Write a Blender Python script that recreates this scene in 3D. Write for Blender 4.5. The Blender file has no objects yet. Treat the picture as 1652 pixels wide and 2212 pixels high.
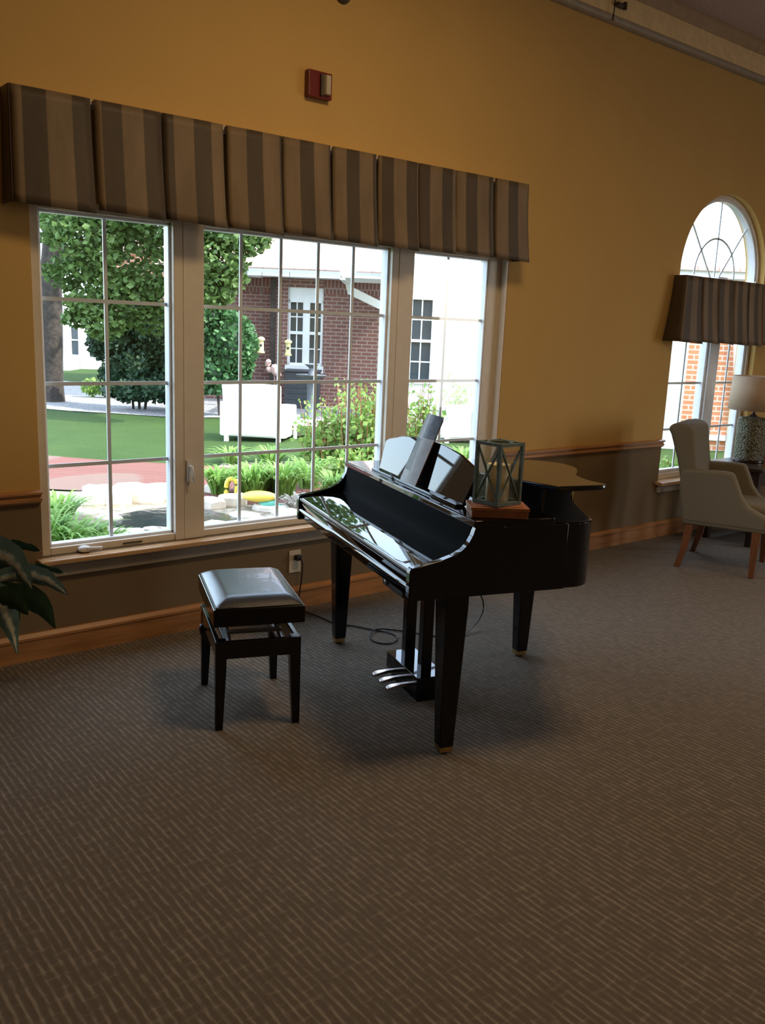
import bpy, bmesh, math, random
from mathutils import Vector, Matrix
R = math.radians
C = bpy.context.scene.collection

# ------------------------------------------------------------------ camera model
YAW, PIT, ROL, FPX = 0.6857483, 0.2079211, -0.0416925, 1900.0
CAM = Vector((0.0, -4.0863, 1.62))
fwd = Vector((math.sin(YAW) * math.cos(PIT), math.cos(YAW) * math.cos(PIT), -math.sin(PIT)))
rgt0 = Vector((math.cos(YAW), -math.sin(YAW), 0))
dwn0 = -rgt0.cross(fwd)
cr, sr = math.cos(ROL), math.sin(ROL)
rgt = cr * rgt0 + sr * dwn0
dwn = -sr * rgt0 + cr * dwn0
NH = Vector((math.sin(YAW), math.cos(YAW), 0))          # level direction out to the garden
RH = rgt0.copy()                                        # level direction to the right
def uz(px, py, t):                                      # garden coordinates (across, height) at level distance t
    d = fwd + rgt * ((px - 826) / FPX) + dwn * ((py - 1106) / FPX)
    s = t / d.dot(NH)
    return (s * d.dot(RH), CAM.z + s * d.z)
def gp(u, t, z):                                        # garden coordinates -> world
    return Vector((CAM.x, CAM.y, 0)) + RH * u + NH * t + Vector((0, 0, z))
G0 = -.03                                               # garden level
def ground(t): return G0
def depth(px, py, z=None):                              # level distance at which the view ray through a pixel meets the garden
    d = fwd + rgt * ((px - 826) / FPX) + dwn * ((py - 1106) / FPX)
    return ((G0 if z is None else z) - CAM.z) / d.z * d.dot(NH)

# ------------------------------------------------------------------ helpers
class MB:
    def __init__(s): s.v, s.f, s.a = [], [], {}
    def add(s, vs, fs):
        n = len(s.v); s.v += [tuple(v) for v in vs]; s.f += [tuple(n + i for i in f) for f in fs]
        return s
    def box(s, x0, x1, y0, y1, z0, z1):
        return s.add([(x, y, z) for z in (z0, z1) for y in (y0, y1) for x in (x0, x1)],
                     [(0, 2, 3, 1), (4, 5, 7, 6), (0, 1, 5, 4), (2, 6, 7, 3), (0, 4, 6, 2), (1, 3, 7, 5)])
    def bar(s, p, q, w, h, up=(0, 0, 1)):               # rectangular bar from p to q
        p, q, up = Vector(p), Vector(q), Vector(up); d = (q - p).normalized()
        a = d.cross(up)
        if a.length < 1e-4: a = d.cross(Vector((1, 0, 0)))
        a.normalize(); b = a.cross(d)
        vs = []
        for c in (p, q):
            for i, j in ((-1, -1), (1, -1), (1, 1), (-1, 1)): vs.append(c + a * (i * w / 2) + b * (j * h / 2))
        return s.add(vs, [(3, 2, 1, 0), (4, 5, 6, 7)] + [(i, (i + 1) % 4, 4 + (i + 1) % 4, 4 + i) for i in range(4)])
    def prism(s, poly, z0, z1, fn=None):                # polygon in (x,y) raised from z0 to z1
        n = len(poly); fn = fn or (lambda x, y, z: (x, y, z))
        vs = [fn(x, y, z0) for x, y in poly] + [fn(x, y, z1) for x, y in poly]
        return s.add(vs, [tuple(range(n - 1, -1, -1)), tuple(range(n, 2 * n))] + [(i, (i + 1) % n, n + (i + 1) % n, n + i) for i in range(n)])
    def loft(s, rings, cap=True, close=True):
        n = len(rings[0]); vs = [p for r in rings for p in r]; fs = []
        for k in range(len(rings) - 1):
            for i in range(n if close else n - 1):
                j = (i + 1) % n; fs.append((k * n + i, k * n + j, (k + 1) * n + j, (k + 1) * n + i))
        if cap:
            fs.append(tuple(range(n - 1, -1, -1))); m = (len(rings) - 1) * n; fs.append(tuple(range(m, m + n)))
        return s.add(vs, fs)
    def lathe(s, prof, n=24, c=(0, 0, 0), cap=True):
        return s.loft([[(c[0] + r * math.cos(2 * math.pi * i / n), c[1] + r * math.sin(2 * math.pi * i / n), c[2] + z) for i in range(n)] for r, z in prof], cap)
    def tube(s, pts, r, n=8):
        pts = [Vector(p) for p in pts]; rings = []
        for i, p in enumerate(pts):
            d = (pts[min(i + 1, len(pts) - 1)] - pts[max(i - 1, 0)]).normalized()
            a = d.cross(Vector((0, 0, 1)))
            if a.length < 1e-3: a = d.cross(Vector((1, 0, 0)))
            a.normalize(); b = a.cross(d); rr = r[i] if isinstance(r, (list, tuple)) else r
            rings.append([p + (a * math.cos(2 * math.pi * k / n) + b * math.sin(2 * math.pi * k / n)) * rr for k in range(n)])
        return s.loft(rings)
    def ball(s, c, rx, ry, rz, n=12, m=8, jit=0, rng=None):
        rings = []
        for i in range(m + 1):
            th = math.pi * i / m; ring = []
            for k in range(n):
                ph = 2 * math.pi * k / n; q = 1 + (rng.uniform(-jit, jit) if rng and 0 < i < m else 0); st = max(math.sin(th), 0.02)
                ring.append((c[0] + rx * q * st * math.cos(ph), c[1] + ry * q * st * math.sin(ph), c[2] - rz * q * math.cos(th)))
            rings.append(ring)
        return s.loft(rings)
    def build(s, name, m, parent=None, smooth=False, bevel=0, seg=2, sub=0, solid=0, recalc=True):
        me = bpy.data.meshes.new(name); me.from_pydata(s.v, [], s.f)
        if recalc:
            bm = bmesh.new(); bm.from_mesh(me); bmesh.ops.recalc_face_normals(bm, faces=bm.faces); bm.to_mesh(me); bm.free()
        for k, vals in s.a.items():
            at = me.attributes.new(k, 'FLOAT', 'POINT'); at.data.foreach_set('value', vals)
        me.materials.append(m)
        if smooth:
            me.polygons.foreach_set('use_smooth', [True] * len(me.polygons))
            if smooth != 'all':
                me.set_sharp_from_angle(angle=R(40))
        o = bpy.data.objects.new(name, me); C.objects.link(o)
        if parent: o.parent = parent
        if solid:
            q = o.modifiers.new('solid', 'SOLIDIFY'); q.thickness = solid; q.offset = 0
        if bevel:
            q = o.modifiers.new('bevel', 'BEVEL'); q.width = bevel; q.segments = seg; q.limit_method = 'ANGLE'; q.angle_limit = R(35)
            q.harden_normals = False
        if sub:
            q = o.modifiers.new('sub', 'SUBSURF'); q.levels = sub; q.render_levels = sub
        return o
def tag(o, label=None, cat=None, group=None, kind=None):
    if label: o['label'] = label
    if cat: o['category'] = cat
    if group: o['group'] = group
    if kind: o['kind'] = kind
    return o
def thing(name, label, cat, loc=(0, 0, 0), rz=0, group=None, kind=None):
    o = bpy.data.objects.new(name, None); C.objects.link(o); o.empty_display_size = .05
    o.location = loc; o.rotation_euler = (0, 0, rz)
    return tag(o, label, cat, group, kind)
def kids(o): return [c for c in bpy.data.objects if c.parent == o]
def copy_tree(o, parent=None):
    c = o.copy(); C.objects.link(c)
    if parent: c.parent = parent
    for ch in kids(o): copy_tree(ch, c)
    return c
def structure(o): o['kind'] = 'structure'; return o

# ------------------------------------------------------------------ materials
class NT:
    def __init__(s, name):
        s.m = bpy.data.materials.new(name); s.m.use_nodes = True; s.t = s.m.node_tree; s.t.nodes.clear()
        s.out = s.n('ShaderNodeOutputMaterial')
    def n(s, typ, **kw):
        x = s.t.nodes.new(typ)
        for k, v in kw.items(): setattr(x, k, v)
        return x
    def l(s, a, b): s.t.links.new(a, b)
    def math(s, op, a, b=None, c=None):
        x = s.n('ShaderNodeMath', operation=op)
        for i, v in enumerate((a, b, c)):
            if v is None: continue
            if hasattr(v, 'is_linked') or hasattr(v, 'links'): s.l(v, x.inputs[i])
            else: x.inputs[i].default_value = v
        return x.outputs[0]
    def mix(s, fac, a, b):
        x = s.n('ShaderNodeMix', data_type='RGBA')
        for i, v in ((0, fac), (6, a), (7, b)):
            if hasattr(v, 'links'): s.l(v, x.inputs[i])
            else: x.inputs[i].default_value = v if i == 0 else (*v, 1)
        return x.outputs[2]
    def bsdf(s, color, rough=.5, metal=0, spec=.5, coat=0, bump=None, dist=.01, strength=.5, sheen=0):
        b = s.n('ShaderNodeBsdfPrincipled')
        if hasattr(color, 'links'): s.l(color, b.inputs['Base Color'])
        else: b.inputs['Base Color'].default_value = (*color, 1)
        if hasattr(rough, 'links'): s.l(rough, b.inputs['Roughness'])
        else: b.inputs['Roughness'].default_value = rough
        b.inputs['Metallic'].default_value = metal; b.inputs['Specular IOR Level'].default_value = spec
        b.inputs['Coat Weight'].default_value = coat; b.inputs['Coat Roughness'].default_value = .03
        b.inputs['Sheen Weight'].default_value = sheen
        if bump is not None:
            q = s.n('ShaderNodeBump'); q.inputs['Distance'].default_value = dist; q.inputs['Strength'].default_value = strength
            s.l(bump, q.inputs['Height']); s.l(q.outputs[0], b.inputs['Normal'])
        return b
    def end(s, b): s.l(b.outputs[0], s.out.inputs[0]); return s.m
    def coord(s, which='Object', scale=(1, 1, 1), rot=(0, 0, 0)):
        tc = s.n('ShaderNodeTexCoord'); mp = s.n('ShaderNodeMapping'); mp.inputs['Scale'].default_value = scale; mp.inputs['Rotation'].default_value = rot
        s.l(tc.outputs[which], mp.inputs[0]); return mp.outputs[0]
    def noise(s, vec, scale, detail=3, rough=.5):
        x = s.n('ShaderNodeTexNoise'); x.inputs['Scale'].default_value = scale; x.inputs['Detail'].default_value = detail; x.inputs['Roughness'].default_value = rough
        s.l(vec, x.inputs['Vector']); return x.outputs[0]
    def ramp(s, fac, stops):
        x = s.n('ShaderNodeValToRGB'); e = x.color_ramp.elements
        while len(e) > 1: e.remove(e[0])
        for i, (p, c) in enumerate(stops):
            q = e[0] if i == 0 else e.new(p)
            q.position = p; q.color = (*c, 1)
        s.l(fac, x.inputs[0]); return x.outputs[0]
def shade(c, k): return tuple(min(1, x * k) for x in c)
def plain(name, c, rough=.5, metal=0, spec=.5, coat=0, var=.08, scale=18, bump=0):
    t = NT(name); v = t.coord(); nz = t.noise(v, scale)
    col = t.ramp(nz, [(.3, shade(c, 1 - var)), (.7, shade(c, 1 + var))])
    return t.end(t.bsdf(col, rough, metal, spec, coat, nz if bump else None, bump, .4))
def wood(name, c, rough=.35, axis='X', sc=1, coat=.2):
    t = NT(name); s = {'X': (1.2, 14, 14), 'Y': (14, 1.2, 14), 'Z': (14, 14, 1.2)}[axis]
    v = t.coord(scale=tuple(x * sc for x in s)); nz = t.noise(v, 2.2, 6, .6)
    col = t.ramp(nz, [(.3, shade(c, .68)), (.5, c), (.72, shade(c, 1.22))])
    return t.end(t.bsdf(col, rough, 0, .5, coat))
def leafmat(name, c1, c2, trans=.35):
    t = NT(name); g = t.n('ShaderNodeNewGeometry')
    col = t.ramp(g.outputs['Random Per Island'], [(0, c1), (1, c2)])
    b = t.bsdf(col, .5, 0, .3); tr = t.n('ShaderNodeBsdfTranslucent'); t.l(col, tr.inputs[0])
    mx = t.n('ShaderNodeMixShader'); mx.inputs[0].default_value = trans
    t.l(b.outputs[0], mx.inputs[1]); t.l(tr.outputs[0], mx.inputs[2]); t.l(mx.outputs[0], t.out.inputs[0]); return t.m
def brick(name, c1, c2, mortar, rowh=.075, w=.21, msz=.012):
    t = NT(name); tc = t.n('ShaderNodeTexCoord'); sp = t.n('ShaderNodeSeparateXYZ'); t.l(tc.outputs['Object'], sp.inputs[0])
    cb = t.n('ShaderNodeCombineXYZ'); t.l(t.math('ADD', sp.outputs[0], sp.outputs[1]), cb.inputs[0]); t.l(sp.outputs[2], cb.inputs[1])
    b = t.n('ShaderNodeTexBrick'); t.l(cb.outputs[0], b.inputs['Vector'])
    b.inputs['Color1'].default_value = (*c1, 1); b.inputs['Color2'].default_value = (*c2, 1); b.inputs['Mortar'].default_value = (*mortar, 1)
    b.inputs['Scale'].default_value = 1; b.inputs['Mortar Size'].default_value = msz; b.inputs['Brick Width'].default_value = w; b.inputs['Row Height'].default_value = rowh
    b.inputs['Mortar Smooth'].default_value = .2
    return t.end(t.bsdf(b.outputs['Color'], .9, 0, .2, 0, t.math('SUBTRACT', 1.0, b.outputs['Fac']), .01, .5))
def glassmat(name, tint=(.96, .98, .98), base=.012, fres=.12):
    t = NT(name); tr = t.n('ShaderNodeBsdfTransparent'); tr.inputs[0].default_value = (*tint, 1)
    gl = t.n('ShaderNodeBsdfGlossy'); gl.inputs['Roughness'].default_value = .02
    lw = t.n('ShaderNodeLayerWeight'); lw.inputs[0].default_value = .35
    f = t.math('ADD', t.math('MULTIPLY', lw.outputs['Fresnel'], fres), base)
    mx = t.n('ShaderNodeMixShader'); t.l(f, mx.inputs[0]); t.l(tr.outputs[0], mx.inputs[1]); t.l(gl.outputs[0], mx.inputs[2])
    t.l(mx.outputs[0], t.out.inputs[0]); return t.m

M = {}
def carpet():
    t = NT('carpet'); tc = t.n('ShaderNodeTexCoord'); sp = t.n('ShaderNodeSeparateXYZ'); t.l(tc.outputs['Object'], sp.inputs[0])
    def sstep(v, a, b):
        x = t.n('ShaderNodeMapRange', interpolation_type='SMOOTHSTEP'); x.inputs[1].default_value = a; x.inputs[2].default_value = b; t.l(v, x.inputs[0]); return x.outputs[0]
    wob = t.noise(t.coord(scale=(1, .4, 1)), 26, 2)
    ph = t.math('ADD', t.math('MULTIPLY', sp.outputs[0], 2 * math.pi / .0245), t.math('MULTIPLY', wob, 3.2))
    rib = t.math('POWER', t.math('ADD', t.math('MULTIPLY', t.math('SINE', ph), .5), .5), 2.2)
    brk = sstep(t.noise(t.coord(scale=(1, .28, 1)), 62, 2), .36, .62)
    ph2 = t.math('ADD', t.math('MULTIPLY', sp.outputs[1], 2 * math.pi / .040), t.math('MULTIPLY', t.noise(t.coord(scale=(.5, 1, 1)), 24, 2), 7.0))
    cross = t.math('POWER', t.math('ADD', t.math('MULTIPLY', t.math('SINE', ph2), .5), .5), 4.0)
    cb = sstep(t.noise(t.coord(scale=(.4, 1, 1)), 55, 2), .45, .62)
    speck = t.noise(t.coord(), 330, 3, .7)
    h = t.math('MULTIPLY', rib, t.math('ADD', t.math('MULTIPLY', brk, .62), .18))
    h = t.math('ADD', h, t.math('MULTIPLY', t.math('MULTIPLY', cross, cb), .30))
    h = t.math('ADD', h, t.math('MULTIPLY', t.math('SUBTRACT', speck, .38), .75))
    col = t.ramp(h, [(0, (.105, .083, .058)), (.35, (.160, .128, .092)), (.9, (.275, .228, .172))])
    col = t.mix(t.math('MULTIPLY', t.noise(t.coord(), 1.6, 3), .3), col, (.150, .121, .088))
    return t.end(t.bsdf(col, .95, 0, .12, 0, h, .004, .5, .1))
M['carpet'] = carpet()
def wallpaint():
    t = NT('wall_paint'); tc = t.n('ShaderNodeTexCoord'); sp = t.n('ShaderNodeSeparateXYZ'); t.l(tc.outputs['Object'], sp.inputs[0])
    st = t.math('GREATER_THAN', sp.outputs[2], .785)
    nz = t.noise(t.coord(scale=(1, 1, .6)), 2.2, 4)
    up = t.ramp(nz, [(.3, (.575, .365, .118)), (.7, (.61, .388, .128))])
    lo = t.ramp(nz, [(.3, (.185, .127, .066)), (.7, (.205, .14, .075))])
    return t.end(t.bsdf(t.mix(st, lo, up), .75, 0, .25, 0, t.noise(t.coord(), 220, 2), .002, .25))
M['wall'] = wallpaint()
M['ceiling'] = plain('ceiling_tile', (.60, .50, .47), .9, var=.12, scale=60)
M['cornice'] = plain('cornice_paint', (.88, .66, .32), .6)
M['crown'] = plain('crown_paint', (.44, .29, .13), .6)
M['moulding'] = plain('cornice_moulding_paint', (.36, .29, .19), .5)
M['oak'] = wood('oak_trim', (.42, .20, .075))
M['oak_dark'] = wood('oak_baseboard', (.40, .18, .06))
M['oaklight'] = wood('oak_sill', (.64, .40, .21), .25, coat=.4)
M['cream'] = plain('cream_window_paint', (.70, .62, .50), .4, var=.03)
M['vinyl'] = plain('vinyl_sash', (.80, .82, .86), .3, var=.03)
M['grille'] = plain('white_grille', (.86, .88, .93), .35, var=.03)
M['apron'] = plain('apron_paint', (.34, .29, .23), .45, var=.04)
M['glass'] = glassmat('window_glass')
M['white_plastic'] = plain('white_plastic', (.72, .70, .66), .35, var=.03)
M['almond'] = plain('almond_plastic', (.62, .55, .43), .35, var=.03)
M['black_gloss'] = NT('black_piano_lacquer')
M['black_gloss'] = M['black_gloss'].end(M['black_gloss'].bsdf((.003, .003, .0035), .03, 0, .5, 0))
M['black_satin'] = plain('black_satin_lacquer', (.004, .004, .0045), .12, spec=.3)
M['black_leg'] = plain('black_leg_lacquer', (.004, .004, .005), .15, spec=.4)
M['matte_black'] = plain('matte_black_panel', (.002, .002, .0024), .6, spec=.015)
M['interior'] = plain('black_soundboard', (.012, .012, .012), .6, spec=.3)
M['felt_strip'] = plain('grey_edge_strip', (.20, .19, .17), .3, spec=.5)
M['brass'] = plain('aged_brass', (.60, .40, .15), .35, 1, var=.15, scale=40)
M['pedal'] = plain('pedal_metal', (.66, .55, .50), .25, 1, var=.06)
M['black_plastic'] = plain('black_plastic', (.012, .012, .013), .4)
M['leather'] = plain('black_vinyl_cushion', (.012, .013, .016), .34, spec=.85, coat=.15, var=.1, scale=90, bump=.0008)
M['steel'] = plain('bench_steel', (.35, .35, .36), .35, 1)
M['cord'] = plain('black_cord', (.012, .011, .010), .5)
M['green_metal'] = plain('green_painted_metal', (.075, .105, .075), .55, var=.25, scale=60)
M['lantern_glass'] = glassmat('lantern_glass', (.97, .98, .975), .015, .10)
M['candle'] = plain('cream_wax', (.86, .72, .42), .5, var=.03)
M['wick'] = plain('candle_wick', (.03, .025, .02), .9)
M['boxwood'] = wood('red_brown_box_wood', (.30, .115, .05), .4)
M['chairfab'] = plain('grey_beige_upholstery', (.20, .175, .125), .9, spec=.2, var=.06, scale=140, bump=.001)
M['chairleg'] = wood('chair_leg_wood', (.20, .075, .028), .35, 'Z')
M['shade'] = plain('beige_lampshade', (.60, .47, .33), .8, var=.05)
M['tablewood'] = wood('dark_table_wood', (.035, .018, .012), .3)
M['strobe_red'] = plain('red_alarm_plastic', (.16, .018, .012), .3)
M['strobe_lens'] = plain('alarm_lens', (.55, .48, .36), .12, spec=.7, var=.05)
M['darkfit'] = plain('dark_fitting', (.06, .045, .02), .5)

def stripefab():
    t = NT('striped_satin'); a = t.n('ShaderNodeAttribute', attribute_name='stripe')
    fr = t.math('FRACT', a.outputs['Fac'])
    edge = t.n('ShaderNodeMapRange', interpolation_type='SMOOTHSTEP'); edge.inputs[1].default_value = .46; edge.inputs[2].default_value = .49
    t.l(fr, edge.inputs[0])
    nz = t.noise(t.coord(scale=(1, 1, .35)), 7, 4); fine = t.noise(t.coord(scale=(1, 1, .05)), 60, 2)
    dk = t.ramp(nz, [(.3, (.058, .040, .022)), (.7, (.088, .062, .036))])
    lt = t.ramp(nz, [(.3, (.165, .113, .060)), (.7, (.25, .175, .10))])
    col = t.mix(edge.outputs[0], dk, lt); col = t.mix(t.math('MULTIPLY', fine, .18), col, (.10, .074, .044))
    return t.end(t.bsdf(col, .55, 0, .3, 0, nz, .02, .25, .1))
M['valance'] = stripefab()
def weave():
    t = NT('woven_ceramic'); v = t.coord(scale=(1, 1, 1)); vo = t.n('ShaderNodeTexVoronoi'); vo.inputs['Scale'].default_value = 75; t.l(v, vo.inputs['Vector'])
    col = t.ramp(vo.outputs['Distance'], [(0, (.30, .30, .19)), (.5, (.13, .13, .075)), (.9, (.04, .04, .02))])
    return t.end(t.bsdf(col, .35, 0, .5, 0, t.math('SUBTRACT', 1.0, vo.outputs['Distance']), .01, .8))
M['weave'] = weave()
def plantleaf():
    t = NT('variegated_leaf'); a = t.n('ShaderNodeAttribute', attribute_name='across'); nz = t.noise(t.coord(), 26, 4, .7)
    k = t.math('ADD', t.math('ABSOLUTE', a.outputs['Fac']), t.math('MULTIPLY', nz, 1.1))
    col = t.ramp(k, [(.62, (.74, .74, .55)), (.82, (.36, .46, .47)), (1.35, (.10, .19, .19))])
    return t.end(t.bsdf(col, .3, 0, .5, .15))
M['varleaf'] = plantleaf()
M['darkleaf'] = leafmat('dark_plant_leaf', (.010, .030, .012), (.025, .055, .020), .08)
# exterior
def lawnmat():
    t = NT('lawn_grass'); v = t.coord(); n1 = t.noise(v, 1.1, 4); n2 = t.noise(v, 30, 4, .7)
    c = t.ramp(n1, [(.3, (.038, .074, .018)), (.7, (.060, .104, .027))]); c = t.mix(t.math('MULTIPLY', n2, .7), c, (.034, .068, .017))
    return t.end(t.bsdf(c, .9, 0, .15, 0, n2, .05, .8))
M['lawn'] = lawnmat()
M['path'] = brick('brick_paving', (.165, .070, .058), (.14, .06, .048), (.155, .10, .082), .11, .22, .01)
M['gravel'] = plain('pale_gravel', (.24, .235, .235), .95, var=.45, scale=26, bump=.04)
M['soil'] = plain('mulch_soil', (.26, .22, .16), .95, var=.5, scale=14, bump=.04)
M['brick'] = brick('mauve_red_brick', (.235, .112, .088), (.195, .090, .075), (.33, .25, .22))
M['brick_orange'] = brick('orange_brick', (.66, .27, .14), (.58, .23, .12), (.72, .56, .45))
def siding(name, c):
    t = NT(name); tc = t.n('ShaderNodeTexCoord'); sp = t.n('ShaderNodeSeparateXYZ'); t.l(tc.outputs['Object'], sp.inputs[0])
    fr = t.math('FRACT', t.math('MULTIPLY', sp.outputs[2], 8.0))
    return t.end(t.bsdf(c, .6, 0, .3, 0, fr, .03, .5))
M['siding'] = siding('white_siding', (.88, .87, .83))
M['trimwhite'] = plain('white_trim', (.86, .87, .86), .5, var=.03)
M['gutter'] = plain('pale_gutter', (.58, .64, .66), .4, var=.04)
def shingle():
    t = NT('roof_shingle'); v = t.coord(); n1 = t.noise(v, 9, 4); b = t.n('ShaderNodeTexBrick'); t.l(v, b.inputs['Vector'])
    b.inputs['Scale'].default_value = 1; b.inputs['Row Height'].default_value = .15; b.inputs['Brick Width'].default_value = .3; b.inputs['Mortar Size'].default_value = .012
    b.inputs['Color1'].default_value = (.62, .36, .29, 1); b.inputs['Color2'].default_value = (.74, .50, .42, 1); b.inputs['Mortar'].default_value = (.42, .24, .20, 1)
    return t.end(t.bsdf(t.mix(t.math('MULTIPLY', n1, .5), b.outputs['Color'], (.72, .52, .45)), .9, 0, .2))
M['shingle'] = shingle()
M['paleroof'] = plain('pale_roof', (.74, .72, .70), .8, var=.08)
M['bark'] = plain('tree_bark', (.045, .036, .030), .95, var=.4, scale=14, bump=.03)
M['maple'] = leafmat('maple_leaf', (.065, .125, .030), (.15, .235, .07), .4)
M['yew'] = leafmat('dark_yew_leaf', (.018, .046, .024), (.040, .085, .038), .15)
M['shrubleaf'] = leafmat('mid_green_leaf', (.045, .125, .045), (.085, .20, .075), .25)
M['lily'] = leafmat('daylily_leaf', (.15, .30, .055), (.30, .48, .14), .4)
M['perennial'] = leafmat('perennial_leaf', (.16, .30, .06), (.32, .46, .13), .4)
M['redstem'] = leafmat('red_stem', (.30, .10, .06), (.42, .20, .12), .1)
M['drygrass'] = leafmat('dry_grass', (.34, .31, .26), (.46, .42, .36), .2)
M['rock'] = plain('pale_limestone', (.66, .60, .52), .9, var=.22, scale=6, bump=.03)
M['wicker'] = plain('white_wicker', (.88, .84, .80), .7, var=.05, scale=70, bump=.01)
M['outwhite'] = plain('white_table_paint', (.86, .84, .80), .5, var=.04)
def water():
    t = NT('pond_water'); nz = t.noise(t.coord(), 9, 3)
    return t.end(t.bsdf((.030, .034, .034), .12, 0, .5, 0, nz, .02, .25))
M['water'] = water()
M['darkgrey'] = plain('dark_grey_metal', (.050, .052, .058), .6)
M['stonegrey'] = plain('blue_grey_stone', (.115, .125, .14), .7)
M['pink'] = plain('faded_pink', (.62, .40, .38), .6)
M['pinkleg'] = plain('grey_pink_rod', (.30, .20, .20), .6)
M['feeder'] = plain('yellow_feeder', (.85, .76, .36), .5, var=.05)
M['yellow'] = plain('yellow_glaze', (.86, .66, .10), .35, var=.08)
M['teal'] = plain('teal_glaze', (.10, .42, .34), .4)
M['clay'] = plain('brown_clay', (.30, .20, .12), .8)
M['winglass'] = plain('far_window_pane', (.050, .065, .075), .12, spec=.6)
M['wire'] = plain('thin_wire', (.03, .03, .03), .5)

rng = random.Random(7)
YG = .075                                                # glass plane of the big window
# ================================================================== ROOM SHELL
X0, X1, YF, ZC = -3.2, 11.0, -9.5, 3.93
structure(MB().box(X0, X1, YF, 0, -.12, 0).build('floor', M['carpet']))
structure(MB().box(X0 - .2, X1 + .2, YF - .2, .2, ZC, ZC + .12).build('ceiling', M['ceiling']))
W1 = (1.297, 4.312, .488, 2.105)
W2 = (6.235, 7.515, .47, 2.135)                          # springline at 2.135, half round above
ZT = 3.93
w = MB(); Y0, Y1 = 0.0, .18
w.box(X0, W1[0], Y0, Y1, -.12, ZT).box(W1[0], W1[1], Y0, Y1, -.12, W1[2]).box(W1[0], W1[1], Y0, Y1, W1[3], ZT)
w.box(W1[1], W2[0], Y0, Y1, -.12, ZT).box(W2[0], W2[1], Y0, Y1, -.12, W2[2]).box(W2[1], X1, Y0, Y1, -.12, ZT)
rad = (W2[1] - W2[0]) / 2; xc2 = (W2[0] + W2[1]) / 2; NA = 36
arc = [(xc2 - rad * math.cos(math.pi * i / NA), W2[3] + rad * math.sin(math.pi * i / NA)) for i in range(NA + 1)]
for (xa, za), (xb, zb) in zip(arc[:-1], arc[1:]):
    w.add([(xa, Y0, za), (xb, Y0, zb), (xb, Y0, ZT), (xa, Y0, ZT), (xa, Y1, za), (xb, Y1, zb), (xb, Y1, ZT), (xa, Y1, ZT)],
          [(0, 1, 2, 3), (4, 7, 6, 5), (0, 4, 5, 1)])
structure(w.build('wall_back', M['wall'], recalc=False))
structure(MB().box(X0 - .18, X0, YF, Y1, -.12, ZT).build('wall_left', M['wall']))
structure(MB().box(X0, X1, YF - .18, YF, -.12, ZT).build('wall_front', M['wall']))
wr = MB(); RW = [(-5.4, -4.4), (-8, -6.4)]; ys = [YF] + sorted([v for p in RW for v in p]) + [Y1]
for i in range(0, len(ys) - 1, 2): wr.box(X1, X1 + .18, ys[i], ys[i + 1], -.12, ZT)
for a, b in RW: wr.box(X1, X1 + .18, a, b, -.12, .2).box(X1, X1 + .18, a, b, 3.1, ZT)
structure(wr.build('wall_right', M['wall']))

# baseboard, chair rail, cornice
def run(prof, x0, x1):                                   # profile in (y,z) run along x
    m = MB(); return m.loft([[(x, y, z) for y, z in prof] for x in (x0, x1)])
bp = [(0, 0), (-.018, 0), (-.018, .098), (-.024, .104), (-.024, .116), (-.016, .124), (-.008, .132), (0, .134)]
structure(run(bp, X0, X1).build('baseboard_back', M['oak_dark']))
rp = [(0, .757), (-.012, .757), (-.016, .764), (-.026, .768), (-.026, .782), (-.018, .788), (-.018, .796), (-.034, .802), (-.034, .812), (-.02, .818), (0, .818)]
for i, (a, b) in enumerate(((X0, W1[0] - .001), (W1[1] + .001, W2[0] - .001), (W2[1] + .001, X1))):
    structure(run(rp, a, b).build('trim_%d' % (i + 1), M['oak']))
cp = [(0, 3.645), (-.012, 3.645), (-.03, 3.66), (-.035, 3.672), (-.035, 3.69), (-.022, 3.70), (0, 3.705)]
structure(run(cp, X0, X1).build('trim_4', M['moulding'], smooth=True))
cb = [(0, 3.70), (-.012, 3.70), (-.012, 3.845), (0, 3.845)]
structure(run(cb, X0, X1).build('trim_5', M['cornice']))
cc = [(0, 3.845), (-.018, 3.845), (-.024, 3.87), (-.04, 3.89), (-.05, 3.91), (-.05, 3.93), (0, 3.93)]
structure(run(cc, X0, X1).build('trim_6', M['crown'], smooth=True))

# ================================================================== BIG WINDOW
win = thing('window_1', None, None, (0, 0, 0)); structure(win)
G = [(1.345, 1.983), (2.148, 3.361), (3.53, 4.182)]; GZ = (.525, 2.068); FY, BY = .03, .13
fr = MB()
fr.box(W1[0], G[0][0], FY, BY, W1[2], W1[3]).box(G[2][1], W1[1], FY + .015, BY, W1[2], W1[3])
for a, b in G: fr.box(a, b, FY, BY, W1[2], GZ[0]).box(a, b, FY, BY, GZ[1], W1[3])
fr.build('frame', M['cream'], win, bevel=.004)
MB().box(W1[1] - .022, W1[1] - .001, .002, .05, W1[2], W1[3]).build('jamb_liner', M['cream'], win, bevel=.002)
for a, b in ((G[0][1], G[1][0]), (G[1][1], G[2][0])):
    MB().box(a, b, FY - .006, BY, W1[2], W1[3]).box(a + .05, a + .056, FY - .009, FY, W1[2], W1[3]).build('mullion', M['cream'], win, bevel=.003)
rows = [1.6817, 1.2956, .9095]
cols = [[1.663], [2.3909 + .2426 * i for i in range(4)], [3.8537]]
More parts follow.
